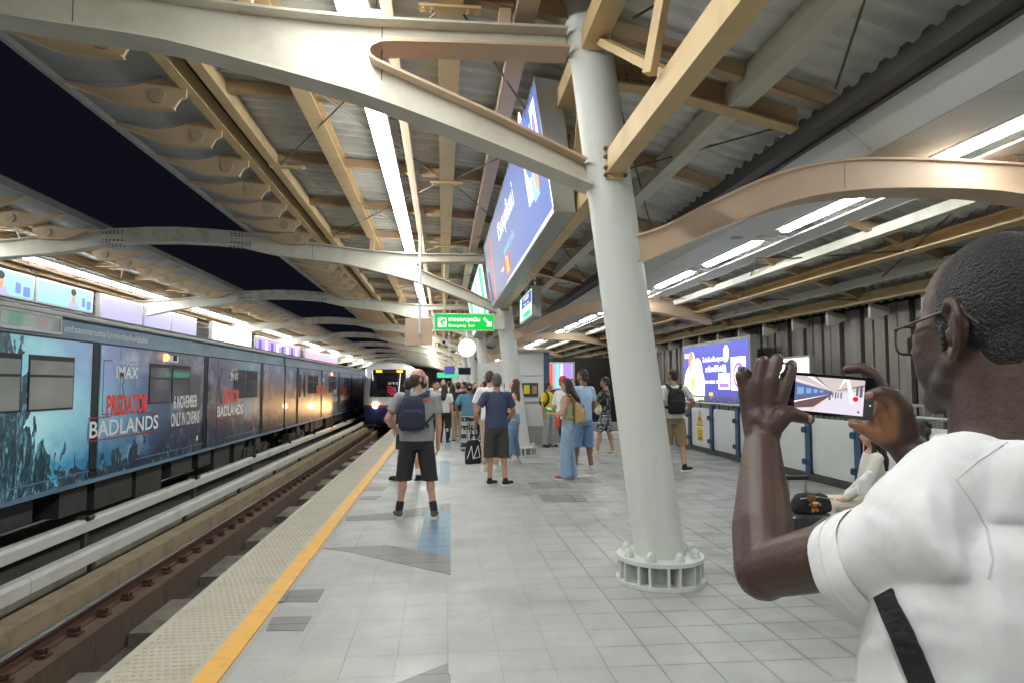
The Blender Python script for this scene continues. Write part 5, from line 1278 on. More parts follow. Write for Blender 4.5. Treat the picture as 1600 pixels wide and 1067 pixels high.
M['denim'] = cloth('denim_light', (.20, .32, .50), var=.3, vscale=14, bs=150); M['denim2'] = cloth('denim_mid', (.15, .25, .42), var=.35, vscale=12, bs=150); M['denim3'] = cloth('denim_pale', (.26, .38, .56), var=.3, vscale=10, bs=150)
M['packnavy'] = cloth('pack_navy', (.022, .03, .06)); M['packtan'] = cloth('pack_tan', (.46, .31, .14)); M['packblack'] = cloth('pack_black', (.012, .012, .014))
M['sh_taupe'] = cloth('shoe_taupe', (.10, .085, .07)); M['sh_black'] = cloth('shoe_black', (.012, .012, .014)); M['sh_white'] = cloth('shoe_white', (.68, .68, .66)); M['sh_pale'] = cloth('shoe_pale', (.52, .54, .42)); M['sh_red'] = cloth('shoe_red', (.34, .08, .07)); M['clog'] = mat('clog_cream', (.55, .52, .38), .6)
M['phone_b'] = mat('phone_black', (.01, .01, .012), .2, coat=.5)
# patterned cloth: pale bands and dark elephant-style blocks on black trousers
def ethnic():
    m = cloth('patterned_cloth', (.5, .5, .5)); nt = m.node_tree; b = nt.nodes['Principled BSDF']
    tc = nt.nodes.new('ShaderNodeTexCoord'); sp = nt.nodes.new('ShaderNodeSeparateXYZ'); lk(nt, tc.outputs['Object'], sp.inputs[0])
    def op(o, a, b_=0.0):
        k = nt.nodes.new('ShaderNodeMath'); k.operation = o
        for i, q in enumerate((a, b_)):
            if isinstance(q, (int, float)): k.inputs[i].default_value = q
            else: lk(nt, q, k.inputs[i])
        return k.outputs[0]
    f = op('FRACT', op('MULTIPLY', sp.outputs['Z'], 4.6)); blk = op('GREATER_THAN', f, .5)
    n = nt.nodes.new('ShaderNodeTexVoronoi'); n.inputs['Scale'].default_value = 13; lk(nt, tc.outputs['Object'], n.inputs['Vector'])
    fig = op('LESS_THAN', n.outputs['Distance'], .30)
    f2 = op('GREATER_THAN', op('FRACT', op('MULTIPLY', sp.outputs['Z'], 46)), .55)
    v = op('ADD', op('MULTIPLY', blk, op('MULTIPLY', fig, .55)), op('MULTIPLY', op('SUBTRACT', 1.0, blk), op('ADD', .22, op('MULTIPLY', f2, .35))))
    c = nt.nodes.new('ShaderNodeCombineColor')
    for i in range(3): lk(nt, op('ADD', v, .02 + .006 * i), c.inputs[i])
    lk(nt, c.outputs[0], b.inputs['Base Color']); return m
def blotch(name, cols, scale):
    m = cloth(name, cols[0]); nt = m.node_tree; b = nt.nodes['Principled BSDF']
    tc = nt.nodes.new('ShaderNodeTexCoord'); n = nt.nodes.new('ShaderNodeTexNoise'); n.inputs['Scale'].default_value = scale; n.inputs['Detail'].default_value = 2; lk(nt, tc.outputs['Object'], n.inputs['Vector'])
    r = nt.nodes.new('ShaderNodeValToRGB'); r.color_ramp.interpolation = 'CONSTANT'; e = r.color_ramp.elements
    while len(e) < len(cols): e.new(.5)
    for k, (q, c) in enumerate(zip(e, cols)): q.position = 0 if k == 0 else .36 + .28 * k / len(cols); q.color = (*c, 1)
    lk(nt, n.outputs['Fac'], r.inputs[0]); lk(nt, r.outputs[0], b.inputs['Base Color']); return m
M['ethnic'] = ethnic(); M['camo'] = blotch('camouflage', [(.02, .022, .025), (.12, .14, .15), (.42, .43, .42), (.06, .08, .10)], 11); M['tropic'] = blotch('dark_print', [(.012, .012, .014), (.03, .03, .03), (.14, .15, .14)], 14)
def two_tone(name, lo, hi, z):
    m = cloth(name, hi); nt = m.node_tree; b = nt.nodes['Principled BSDF']; tc = nt.nodes.new('ShaderNodeTexCoord'); sp = nt.nodes.new('ShaderNodeSeparateXYZ'); lk(nt, tc.outputs['Object'], sp.inputs[0])
    r = nt.nodes.new('ShaderNodeMapRange'); r.inputs[1].default_value = z - .03; r.inputs[2].default_value = z + .03; lk(nt, sp.outputs['Z'], r.inputs[0])
    mx = nt.nodes.new('ShaderNodeMix'); mx.data_type = 'RGBA'; mx.inputs[6].default_value = (*lo, 1); mx.inputs[7].default_value = (*hi, 1); lk(nt, r.outputs[0], mx.inputs[0]); lk(nt, mx.outputs[2], b.inputs['Base Color']); return m
M['yellowgreen'] = two_tone('polo_yellow_green', (.12, .48, .06), (.78, .58, .03), 1.07)
def fix_obj(o):   # patterned cloth uses object space of the person
    return o
# ---- 1 man in grey T-shirt
p, A = person((-.31, 8.42), 4, 1.80, 'bearded balding man in grey T-shirt and black shorts, back turned, head turned right', 'fair', ('bald', 'fringe'), head=-66, shirt=('tee', C['grey']), legs=('long_shorts', C['charcoal']), shoe=M['sh_taupe'], sock='sock_b',
              LH=(-.20, .10, .985), Lh=(-1, -.55, 0), RH=(.255, .04, .84), feet=((-.2, .02, .25), (.2, -.06, -.2)), vox=.0095, belly=.02, beard=True, wide=1.12)
b = backpack(p, 'small dark navy backpack on the back of the man in the grey T-shirt', M['packnavy'], .155, 1.03, 1.43, -.065, .12, vox=.01, y0=-.13)
strap([(.06, -.17, 1.08), (.13, -.14, 1.14), (.20, -.09, 1.22)], .022, M['packblack'], b, 'side_strap', .008)
mb = MB().box(.06, .15, -.131, -.128, 1.37, 1.39); mb.build('print', M['t_red'], b, False, True)
tag(b, None)
# ---- 2 person hidden in front of him
person((-.58, 11.7), 0, 1.72, 'dark haired person in black trainers mostly hidden by the balding man', 'fair', ('short', 'black'), shirt=('tee', C['black']), legs=('shorts', C['charcoal']), shoe=M['sh_black'], sole='black', sock='sock_w', feet=((-.16, 0, .9), (.18, 0, -.8)), face_detail=False)
# ---- 3 man in navy T-shirt with tote
p, A = person((.86, 10.95), 12, 1.78, 'grey haired man in navy T-shirt and dark cargo shorts holding a black tote bag', 'tan', ('short', 'grey'), head=-8, shirt=('tee', C['navy']), legs=('long_shorts', C['cargo']), shoe=M['sh_black'], sock=None,
              LH=(-.30, .16, .96), Lh=(-.8, -.9, 0), RH=(.2, .2, .98), Rh=(.8, -.7, 0), feet=((-.10, .06, -.9), (.12, -.06, -1.0)), vox=.0115, belly=.025)
for sx, zc in ((-1, .56), (1, .56)):
    pass
t = carried('tote_bag', p, 'black drawstring tote bag with white zigzag lines held by the navy T-shirt man', 'bag')
hx, hy_ = A[-1][2].x - .03, A[-1][2].y + .02
q = MB().loft([((hx, hy_, z), .15 * k, .06 * k, (.95, .3, 0), (-.3, .95, 0)) for z, k in ((.33, .85), (.35, 1), (.5, 1.02), (.62, .9), (.70, .72))], 20)
inst('bag_body', blob(q, .011, 1, M['packblack'], 'bag', wr=.006, wscale=9), t)
for dx in (-.05, .05): MB().path([(hx + dx, hy_ - .01, .69), (hx + dx * .4, hy_, .88)], .009, 6).build('handle', M['packblack'], t, False, True)
MB().path([(hx - .12, hy_ - .085, .42), (hx - .05, hy_ - .085, .62), (hx - .02, hy_ - .075, .42), (hx + .10, hy_ - .03, .44), (hx + .07, hy_ - .035, .62), (hx - .01, hy_ - .075, .43)], .006, 6).build('print', M['t_white'], t, False, True)
# ---- 4 woman white tank top
p, A = person((1.45, 13.9), 78, 1.72, 'long haired woman in white tank top, blue jeans and white shoes looking up', 'pink', ('long', 'brown'), head=-8, tilt=8, shirt=('tank', C['white']), legs=('crop', M['denim']), shoe=M['sh_white'], female=True,
              LH=(-.12, .26, 1.10), RH=(.1, .28, 1.10), Lh=(-.6, -.8, -.2), Rh=(.6, -.8, -.2), feet=((-.11, .12, .2), (.11, -.05, -.1)))
t = carried('shoulder_bag', p, 'small black shoulder bag at the hip of the woman in the white tank top', 'bag')
inst('bag_body', blob(MB().ell((-.14, .16, .96), .07, .12, .12), .012, 1, M['packblack'], 'bag'), t); MB().path([(-.16, .12, 1.05), (-.17, 0, 1.3), (-.1, -.03, 1.47)], .01, 6).build('strap', M['packblack'], t, False, True)
# ---- 5 tall man in white behind
person((.88, 12.7), -25, 1.86, 'tall brown haired man in loose white shirt half hidden behind the navy T-shirt man', 'pink', ('short', 'brown'), head=-10, shirt=('big', C['white']), legs=('crop', C['beige']), shoe=M['sh_white'], LH=(-.25, .08, .9), face_detail=False)
# ---- 6 woman teal top
p, A = person((.645, 16.75), 2, 1.65, 'woman in teal T-shirt and black and white patterned trousers seen from behind', 'brown', ('bun', 'black'), shirt=('big', C['teal']), legs=('wide', M['ethnic']), shoe=M['sh_black'], sole='black', LH=(-.30, .05, .92), RH=(.2, .2, 1.0), wide=1.15, belly=.02, feet=((-.15, 0, .1), (.15, 0, -.1)), face_detail=False)
t = carried('handbag', p, 'black leather handbag hanging from the right shoulder of the teal T-shirt woman', 'bag')
inst('bag_body', blob(MB().loft([((.25, -.06, z), .11 * k, .05, (1, 0, 0), (0, 1, 0)) for z, k in ((.93, .9), (.96, 1), (1.1, .9), (1.17, .6))], 16), .013, 1, M['packblack'], 'bag'), t); MB().path([(.20, -.08, 1.15), (.17, -.03, 1.47), (.29, -.03, 1.15)], .012, 6).build('strap', M['packblack'], t, False, True)
MB().ell((0, -.165, 1.645), .03, .012, .015).build('hair_clip', M['sole'], p, True, True)
# ---- 7 yellow polo
p, A = person((2.74, 17.6), -140, 1.68, 'young man in yellow and green polo and grey joggers looking to the right', 'tan', ('short', 'black'), head=45, shirt=('tee', M['yellowgreen']), legs=('trousers', C['sweat']), shoe=M['sh_black'], sole='black', feet=((-.13, 0, .3), (.13, 0, -.3)))
backpack(p, 'black backpack worn by the young man in the yellow polo', M['packblack'], .13, 1.1, 1.42, vox=.016)
# ---- 8 woman green tank
p, A = person((2.14, 11.55), 72, 1.70, 'dark haired woman in sage tank top and wide pale jeans looking down at a phone', 'tan', ('long', 'black'), tilt=-16, shirt=('tank', C['sage']), legs=('wide', M['denim3']), shoe=M['sh_red'], female=True, vox=.0115,
              LH=(-.06, .27, 1.14), RH=(.07, .26, 1.14), Lh=(-.7, -.5, -.5), Rh=(.7, -.5, -.5), feet=((-.10, .06, .2), (.10, -.02, -.1)))
t = thing('phone', (2.14 - .27, 11.55 + .09, 1.18), 'white phone in the hands of the woman in the sage tank top', 'phone', None, R(72)); MB().bar((-.07, .02, .0), (.07, .07, .03), .075, .01).build('case', M['sole'], t, False, True)
backpack(p, 'tan drawstring backpack on the woman in the sage tank top', M['packtan'], .15, .98, 1.36, 0.0, .16, vox=.0125, y0=-.115)
# ---- 9 light blue shirt man
person((2.56, 12.35), 32, 1.88, 'tall dark haired man in light blue T-shirt and long denim shorts with pale trainers', 'brown', ('short', 'dkbrown'), head=15, shirt=('tee', C['sky']), legs=('long_shorts', M['denim2']), shoe=M['sh_pale'], LH=(-.20, .10, .92), RH=(.22, .12, .92), Rh=(.5, -.8, 0), feet=((-.12, .1, .5), (.12, -.05, .5)), vox=.012, belly=.015)
# ---- 10 person with red cap
p, A = person((2.43, 13.6), -60, 1.78, 'person in red cap, white top and dark trousers behind the woman in the sage top', 'fair', ('cap', 'red'), shirt=('big', C['white']), legs=('slim', C['dnavy']), shoe=M['sh_white'], LH=(-.15, .2, 1.05), RH=(.25, .15, 1.0), feet=((-.12, .1, .4), (.13, -.1, -.3)))
t = carried('white_cloth', p, 'white jacket hanging over the arm of the person in the red cap', 'jacket'); inst('jacket', blob(MB().loft([((.27, -.14, z), .09 * k, .06, (1, 0, 0), (0, 1, 0)) for z, k in ((.48, 1.1), (.7, .95), (.95, .8), (1.08, .7))], 16), .014, 2, C['white'], 'cloth', wr=.015, wscale=9), t)
t = carried('red_bag', p, 'red bag beside the person in the red cap', 'bag'); inst('bag_body', blob(MB().ell((.02, -.17, .84), .08, .05, .13), .014, 1, HR['red'], 'bag'), t)
# ---- 11 camouflage shorts
p, A = person((3.70, 15.35), 62, 1.78, 'person in dark printed shirt, camouflage shorts and cream clogs', 'tan', ('short', 'black'), shirt=('big', M['tropic']), legs=('shorts', M['camo']), shoe=M['clog'], LH=(-.1, .3, 1.2), RH=(.1, .3, 1.18), feet=((-.15, .18, .3), (.15, -.12, -.2)))
t = carried('belt_bag', p, 'white rounded sling bag on the person in camouflage shorts', 'bag'); inst('bag_body', blob(MB().ell((-.12, .12, 1.03), .1, .1, .13), .014, 1, C['cream'], 'bag'), t); MB().path([(-.15, .1, 1.12), (0, .13, 1.3), (.12, .0, 1.46)], .014, 6).build('strap', C['cream'], t, False, True)
# ---- 12 man with black backpack at the fence
p, A = person((4.33, 12.5), -4, 1.90, 'man in white T-shirt and khaki shorts with black backpack seen from behind near the fence', 'tan', ('short', 'dkbrown'), head=20, shirt=('tee', C['white']), legs=('long_shorts', C['khaki']), shoe=M['sh_black'], RH=(.30, .22, 1.02), Rh=(.8, -.8, 0), feet=((-.14, .02, -.4), (.14, -.1, -1.0)), vox=.012)
backpack(p, 'black backpack on the man in white T-shirt and khaki shorts', M['packblack'], .155, .98, 1.42, 0, .14, vox=.012)
# ---- 13 yellow shirt behind
person((3.05, 16.0), 170, 1.74, 'dark haired person in a yellow shirt behind the light blue T-shirt man', 'tan', ('short', 'black'), shirt=('tee', C['yellow']), legs=('slim', C['dnavy']), shoe=M['sh_black'], vox=.016)
# ---- crowd down the platform
crowd = [(.28, 20.5, 8, 1.62, 'woman with long black hair in a bright purple shirt in the crowd', ('long', 'black'), ('tee', C['purple']), ('slim', C['black'])),
         (.02, 22.5, 175, 1.78, 'man in white shirt and dark trousers facing the camera in the crowd', ('short', 'black'), ('tee', C['white']), ('slim', C['black'])),
         (.52, 23.5, 20, 1.64, 'person in a beige top beside the purple shirt woman', ('short', 'black'), ('tee', C['beige']), ('trousers', C['khaki'])),
         (.93, 19.8, -150, 1.66, 'person in a black top with pink scarf behind the teal T-shirt woman', ('long', 'brown'), ('tee', C['black']), ('slim', C['dnavy'])),
         (1.15, 18.6, 25, 1.72, 'dark haired person in black raising both arms to take a picture', ('short', 'black'), ('tee', C['dnavy']), ('slim', C['black'])),
         (.35, 27, 0, 1.68, 'person in a grey shirt standing deep in the crowd', ('short', 'black'), ('tee', C['grey']), ('slim', C['dnavy'])),
         (-.35, 29, 170, 1.66, 'person in a maroon shirt near the platform edge deep in the crowd', ('short', 'black'), ('tee', C['maroon']), ('slim', C['black'])),
         (.9, 26, 180, 1.7, 'person in a cream shirt deep in the crowd', ('short', 'dkbrown'), ('tee', C['cream']), ('trousers', C['black'])),
         (-.1, 32, 10, 1.7, 'person in a black shirt near the platform edge far away', ('short', 'black'), ('tee', C['black']), ('slim', C['black'])),
         (.6, 33, 170, 1.7, 'person in a teal shirt far away in the crowd', ('long', 'black'), ('tee', C['teal']), ('slim', C['black'])),
         (-.5, 37, 0, 1.7, 'person in a white shirt far away near the platform edge', ('short', 'black'), ('tee', C['white']), ('slim', C['dnavy'])),
         (.25, 39, 175, 1.7, 'person in a pink shirt far away in the crowd', ('long', 'black'), ('tee', C['pinkc']), ('slim', C['black'])),
         (1.2, 36, 0, 1.72, 'person in a sky blue shirt far away beyond the columns', ('short', 'black'), ('tee', C['sky']), ('slim', C['black'])),
         (.05, 18.9, -20, 1.63, 'woman with black hair in a white blouse close behind the balding man', ('long', 'black'), ('tee', C['white']), ('slim', C['black'])),
         (.62, 20.9, 100, 1.70, 'man in a dark printed shirt in the middle of the crowd', ('short', 'black'), ('tee', M['tropic']), ('trousers', C['dnavy'])),
         (1.02, 22.6, -30, 1.66, 'woman in a beige top looking right in the crowd', ('long', 'dkbrown'), ('tee', C['cream']), ('slim', C['dnavy'])),
         (.22, 25.2, 30, 1.74, 'man in a khaki shirt behind the purple shirt woman', ('short', 'black'), ('tee', C['khaki']), ('slim', C['black'])),
         (.72, 28.6, -60, 1.69, 'person in a pale blue shirt deep in the crowd', ('short', 'black'), ('tee', C['sky']), ('slim', C['black'])),
         (-.15, 26.3, 160, 1.66, 'person in a charcoal shirt near the yellow line in the crowd', ('short', 'black'), ('tee', C['charcoal']), ('trousers', C['sweat'])),
         (1.42, 24.4, 90, 1.72, 'person in a white shirt beside the third column', ('short', 'dkbrown'), ('tee', C['white']), ('slim', C['dnavy'])),
         (1.9, 20.4, -20, 1.7, 'man in a grey shirt standing by the service booth', ('short', 'black'), ('tee', C['sweat']), ('slim', C['black'])),
         (.42, 19.4, 15, 1.68, 'woman with dark bun in a black blouse between the purple and teal shirts', ('bun', 'black'), ('tee', C['black']), ('trousers', C['beige'])),
         (-.18, 21.4, 190, 1.70, 'man in a pale grey shirt near the yellow line facing the camera', ('short', 'dkbrown'), ('tee', C['grey']), ('slim', C['dnavy'])),
         (.80, 24.6, 200, 1.64, 'woman in a maroon top facing the camera in the crowd', ('long', 'black'), ('tee', C['maroon']), ('slim', C['black'])),
         (.12, 30.2, 0, 1.72, 'man in a navy shirt deep in the crowd', ('short', 'black'), ('tee', C['navy']), ('slim', C['black'])),
         (1.35, 28.8, 60, 1.68, 'woman in a pink top beyond the third column', ('long', 'black'), ('tee', C['pinkc']), ('slim', C['dnavy'])),
         (1.25, 21.5, 120, 1.68, 'person in a dark navy shirt standing by the third column', ('short', 'black'), ('tee', C['navy']), ('slim', C['black']))]
for k, (x, y, fa, h, lab, hr, sh, lgx) in enumerate(crowd):
    up = dict(LH=(-.18, .2, 1.75), RH=(.16, .22, 1.78), Lh=(-1, 0, -.2), Rh=(1, 0, -.2)) if 'raising' in lab else {}
    person((x, y), fa, h, lab, ('tan', 'fair', 'tan', 'pink')[k % 4], hr, shirt=sh, legs=lgx, vox=.02 if y < 25 else .026, group='crowd waiting down the platform', face_detail=y < 25, **up)
# ================================================================ SEATED WOMEN, SUITCASE
t = thing('bench', (4.3, 6.3, 0), 'low grey metal bench under the two seated women by the fence', 'bench')
MB().box(3.75, 5.0, 6.1, 6.55, .40, .43).build('seat', M['steel'], t)
for x in (3.85, 4.9): MB().box(x - .03, x + .03, 6.12, 6.53, 0, .40).build('leg', M['dark'], t)
person((4.16, 6.3), 72, 1.62, 'dark haired woman in white lace top sitting beside the dark suitcase', 'fair', ('long', 'black'), shirt=('long', C['lace']), legs=('trousers', C['cream']), shoe=M['sh_white'], female=True, sit=True, LH=(-.16, .30, .99), RH=(.12, .22, .99), Lh=(-.5, -.5, -.6), Rh=(.5, -.5, -.6), head=10)
person((4.62, 6.32), 60, 1.66, 'woman with brown hair bun and dark navy top sitting behind the dark haired woman', 'fair', ('bun', 'brown'), shirt=('tee', C['dnavy']), legs=('trousers', C['black']), shoe=M['sh_black'], female=True, sit=True, LH=(-.12, .3, 1.0), RH=(.12, .3, 1.0), face_detail=False)
t = thing('tote_bag', (3.6, 6.1, .4), 'white cloth bag hanging at the side of the seated woman in lace', 'bag')
inst('bag_body', blob(MB().loft([(at(1352, 772, 6.05), .07, .04, CR, CF), (at(1350, 750, 6.05), .06, .04, CR, CF), (at(1360, 735, 6.05), .03, .03, CR, CF)], 14), .014, 1, C['white'], 'bag', wr=.008, wscale=8), t).location = -t.location
sc = thing('suitcase', (3.1, 5.68, 0), 'dark grey hard shell suitcase with its handle pulled up', 'suitcase')
q = MB().loft([((3.1, 5.68, z), .215 * k, .125 * k, (1, 0, 0), (0, 1, 0)) for z, k in ((.05, .9), (.07, 1), (.47, 1), (.505, .93))], 28)
M['case'] = mat('suitcase_shell', (.035, .037, .042), .3, var=.15, coat=.3)
mb = MB()
for z0, z1, e in ((.05, .07, .012), (.07, .48, 0), (.48, .505, .02)): mb.box(2.885 + e, 3.315 - e, 5.56 + e, 5.80 - e, z0, z1)
o = inst('shell', blob(mb, .009, 5, M['case'], 'shell'), sc); o.location = -sc.location
for k in range(7): MB().box(2.93 + .055 * k, 2.945 + .055 * k, 5.553, 5.558, .1, .46).build('rib', M['case'], sc)
for x in (2.93, 3.27):
    for y in (5.6, 5.76): MB().tube((x - .012, y, .026), (x + .012, y, .026), .025, n=14).build('wheel', M['rubber'], sc)
h = MB().tube((3.02, 5.76, .5), (3.02, 5.76, .78), .011, n=10).tube((3.18, 5.76, .5), (3.18, 5.76, .78), .011, n=10).build('handle_tube', M['steel'], sc, True)
MB().box(3.0, 3.2, 5.742, 5.778, .77, .805).build('grip', M['black'], sc)
t = thing('shoulder_bag', (3.17, 5.66, .51), 'black zipped bag resting on top of the suitcase', 'bag')
o = inst('bag_body', blob(MB().loft([((3.17, 5.66, z), .185 * k, .11 * k, (1, 0, 0), (0, 1, 0)) for z, k in ((.512, .92), (.54, 1), (.60, .96), (.65, .75), (.668, .5))], 22), .011, 2, M['packblack'], 'bag', wr=.007, wscale=10), t); o.location = -t.location
MB().path([(3.02, 5.56, .64), (3.17, 5.54, .655), (3.32, 5.57, .63)], .006, 6).build('zip', M['steel'], t)
t = thing('plush_charm', (3.1, 5.53, .56), 'small brown plush animal charm hanging on the black bag', 'plush toy')
M['plush'] = mat('plush_brown', (.20, .08, .03), .95, var=.3, vscale=60, bump=.8, bscale=200); M['plush_o'] = mat('plush_orange', (.50, .20, .05), .95, var=.3, vscale=60, bump=.8, bscale=200)
o = inst('body', blob(MB().ell((3.1, 5.53, .645), .038, .03, .032).ell((3.115, 5.52, .60), .026, .024, .03).cap((3.12, 5.515, .61), (3.15, 5.50, .60), .011, .012, 8).cap((3.10, 5.515, .61), (3.07, 5.505, .595), .011, .012, 8).cap((3.105, 5.515, .58), (3.095, 5.50, .55), .013, .013, 8).cap((3.125, 5.515, .58), (3.13, 5.50, .555), .013, .013, 8).ell((3.075, 5.53, .668), .012, .008, .012).ell((3.13, 5.53, .668), .012, .008, .012), .005, 1, M['plush'], 'plush'), t); o.location = -t.location
o = MB().ell((3.152, 5.497, .60), .014, .012, .014, 10, 6).ell((3.095, 5.496, .548), .015, .012, .015, 10, 6).ell((3.13, 5.496, .553), .015, .012, .015, 10, 6).ell((3.115, 5.499, .60), .018, .008, .02, 10, 6).build('paws', M['plush_o'], t, True); tag(o, None, kind='stuff')
MB().box(3.095, 3.14, 5.493, 5.499, .607, .622).build('ribbon', M['sole'], t)

# ================================================================ FOREGROUND MAN FILMING WITH A PHONE
TH = R(9)
fF = (CF * math.cos(TH) - CR * math.sin(TH)); fF.z = 0; fF.normalize()
fL = V((-fF.y, fF.x, 0)); fU = V((0, 0, 1))
HB = Matrix((tuple(-fL), tuple(fF), tuple(fU))).transposed()      # columns: right, forward, up
H = EYE + CF * .95 + CR * .664 + CU * .017
def h_(lft, fwd, up): return H + fL * lft + fF * fwd + fU * up
def c_(r, u, f): return EYE + CF * f + CR * r + CU * u
man = thing('person', (H.x - .02, H.y - .03, 0), 'man in white T-shirt and glasses in the foreground, filming with a phone', 'person')
M['skin_dark'] = mat('skin_dark', (.062, .032, .024), .48, var=.2, vscale=14, bump=.10, bscale=110, sss=.05)
M['skin_palm'] = mat('skin_palm', (.36, .14, .05), .48, var=.2, vscale=22, bump=.12, bscale=140, sss=.08)
M['nail'] = mat('nail', (.40, .22, .18), .3, coat=.3)
NBk = H - fF * .035 - fU * .205
SL = c_(.514, -.252, .872); EL = c_(.403, -.366, 1.09); WL = at(1190, 688, 1.27)
SR = NBk - fL * .19 - fU * .02; WR = at(1410, 690, 1.275); ER = c_(.83, -.38, 1.10)
b = MB()
# skull, jaw, features
b.ell(h_(0, -.008, .022), .074, .098, .1, 20, 14, HB)
for s in (1, -1): b.cap(h_(.052 * s, -.010, -.045), h_(.042 * s, .03, -.078), .024, .024, 12).cap(h_(.042 * s, .03, -.078), h_(.015 * s, .062, -.095), .024, .023, 12).ell(h_(.046 * s, .036, -.052), .024, .042, .042, 12, 8, HB).ell(h_(.05 * s, .012, -.03), .022, .05, .05, 12, 8, HB)
b.ell(h_(0, .028, -.045), .060, .066, .072, 18, 12, HB).ell(h_(0, .062, -.095), .032, .030, .026, 12, 8, HB)
b.cap(h_(.05, .012, -.075), h_(.02, .072, -.1), .026, .022, 10).cap(h_(-.05, .012, -.075), h_(-.02, .072, -.1), .026, .022, 10)
b.cap(h_(0, .092, -.005), h_(0, .112, -.038), .011, .017, 10).ell(h_(.014, .1, -.042), .011, .012, .01, 8, 6, HB).ell(h_(-.014, .1, -.042), .011, .012, .01, 8, 6, HB)
b.ell(h_(0, .088, -.066), .026, .016, .008, 12, 6, HB).ell(h_(0, .086, -.079), .024, .016, .009, 12, 6, HB).ell(h_(0, .074, .022), .052, .026, .016, 12, 6, HB)
for s in (1, -1): b.ell(h_(.047 * s, .048, -.03), .024, .034, .026, 10, 8, HB).ell(h_(.055 * s, .03, -.005), .020, .04, .03, 10, 8, HB)
b.cap(h_(0, -.025, -.05), NBk - fU * .02, .068, .078, 18).cap(h_(0, -.055, -.03), NBk - fF * .03, .055, .072, 14)
for s in (1, -1): b.cap(h_(.02 * s, -.04, -.14), NBk + fL * (.12 * s) - fU * .055, .045, .04, 10)
# trunk (under the shirt)
for zz, rx, ry in ((0, 0, 0),): pass
def ring(dz, rx, ry, df=0.0): return (NBk - fU * dz + fF * df, rx, ry, fL, fF)
b.loft([ring(.03, .10, .07), ring(.07, .17, .10), ring(.2, .18, .115, .01), ring(.38, .165, .11, .02), ring(.55, .16, .11, .02), ring(.66, .16, .11, .01)], 24)
# arms
def arm(S_, E_, W_, k=1.0):
    b.cap(S_, E_, .052 * k, .043 * k, 16)
    b.ell(S_ + (E_ - S_) * .45, .046 * k, .046 * k, .055 * k, 12, 8)
    d = W_ - E_
    b.cap(E_, E_ + d * .28, .046 * k, .0505 * k, 16).cap(E_ + d * .28, E_ + d * .62, .0505 * k, .042 * k, 16).cap(E_ + d * .62, W_, .042 * k, .0315 * k, 16)
    b.ell(E_, .047 * k, .047 * k, .047 * k, 12, 8)
arm(SL, EL, WL); arm(SR, ER, WR)
def chain(pts, rs):
    for (p, q), (r0, r1) in zip(zip(pts, pts[1:]), zip(rs, rs[1:])): b.cap(p, q, r0, r1, 12)
# left hand: back towards us, fingers up and hooked over the top of the phone, thumb under it
w0 = at(1179, 676, 1.272); w1 = at(1204, 676, 1.268)
kn = [at(1164, 609, 1.290), at(1182, 599, 1.283), at(1204, 594, 1.280), at(1226, 601, 1.286)]
for i, k in enumerate(kn):
    st = w0 + (w1 - w0) * (i / 3); chain([st, (st + k) / 2 + CF * .004, k], (.020, .0160, .0136))
b.cap(at(1182, 655, 1.276), at(1212, 650, 1.276), .021, .021, 12); b.cap(at(1182, 630, 1.284), at(1212, 628, 1.284), .018, .019, 12); b.cap(at(1173, 612, 1.294), at(1219, 606, 1.294), .014, .015, 12)
chain([kn[3], at(1236, 577, 1.296), at(1237, 569, 1.325), at(1233, 580, 1.352)], (.0130, .0117, .0104, .0092))
chain([kn[2], at(1214, 562, 1.292), at(1215, 560, 1.328), at(1214, 576, 1.356)], (.0132, .0120, .0106, .0092))
chain([kn[1], at(1190, 566, 1.292), at(1193, 563, 1.326), at(1198, 580, 1.352)], (.0128, .0116, .0102, .0090))
chain([kn[0], at(1157, 586, 1.292), at(1162, 579, 1.318), at(1174, 588, 1.338)], (.0118, .0106, .0095, .0084))
chain([at(1200, 672, 1.262), at(1222, 650, 1.252), at(1232, 645, 1.254), at(1252, 651, 1.268), at(1265, 655, 1.282)], (.022, .0185, .0155, .0122, .0098))
# right hand: grips the right end, forefinger along the top edge, thumb on the glass, palm towards us
chain([at(1404, 678, 1.272), at(1390, 640, 1.276), at(1380, 612, 1.280), at(1364, 584, 1.286), at(1345, 574, 1.296), at(1324, 577, 1.306)], (.026, .020, .0142, .0122, .0106, .0092))
chain([at(1410, 676, 1.262), at(1406, 640, 1.252), at(1398, 622, 1.250), at(1376, 614, 1.254), at(1360, 618, 1.262)], (.028, .023, .0175, .0140, .0112))
chain([at(1400, 668, 1.278), at(1378, 640, 1.288), at(1366, 645, 1.312), at(1340, 650, 1.335)], (.026, .021, .0135, .0108))
chain([at(1400, 680, 1.276), at(1372, 660, 1.286), at(1356, 664, 1.305), at(1334, 662, 1.330)], (.026, .021, .0135, .0105))
chain([at(1400, 688, 1.274), at(1372, 676, 1.284), at(1352, 670, 1.296), at(1338, 664, 1.312)], (.026, .020, .0130, .0100))
b.cap(at(1402, 684, 1.272), at(1388, 646, 1.276), .03, .026, 14).cap(WR, at(1396, 668, 1.274), .032, .030, 14)
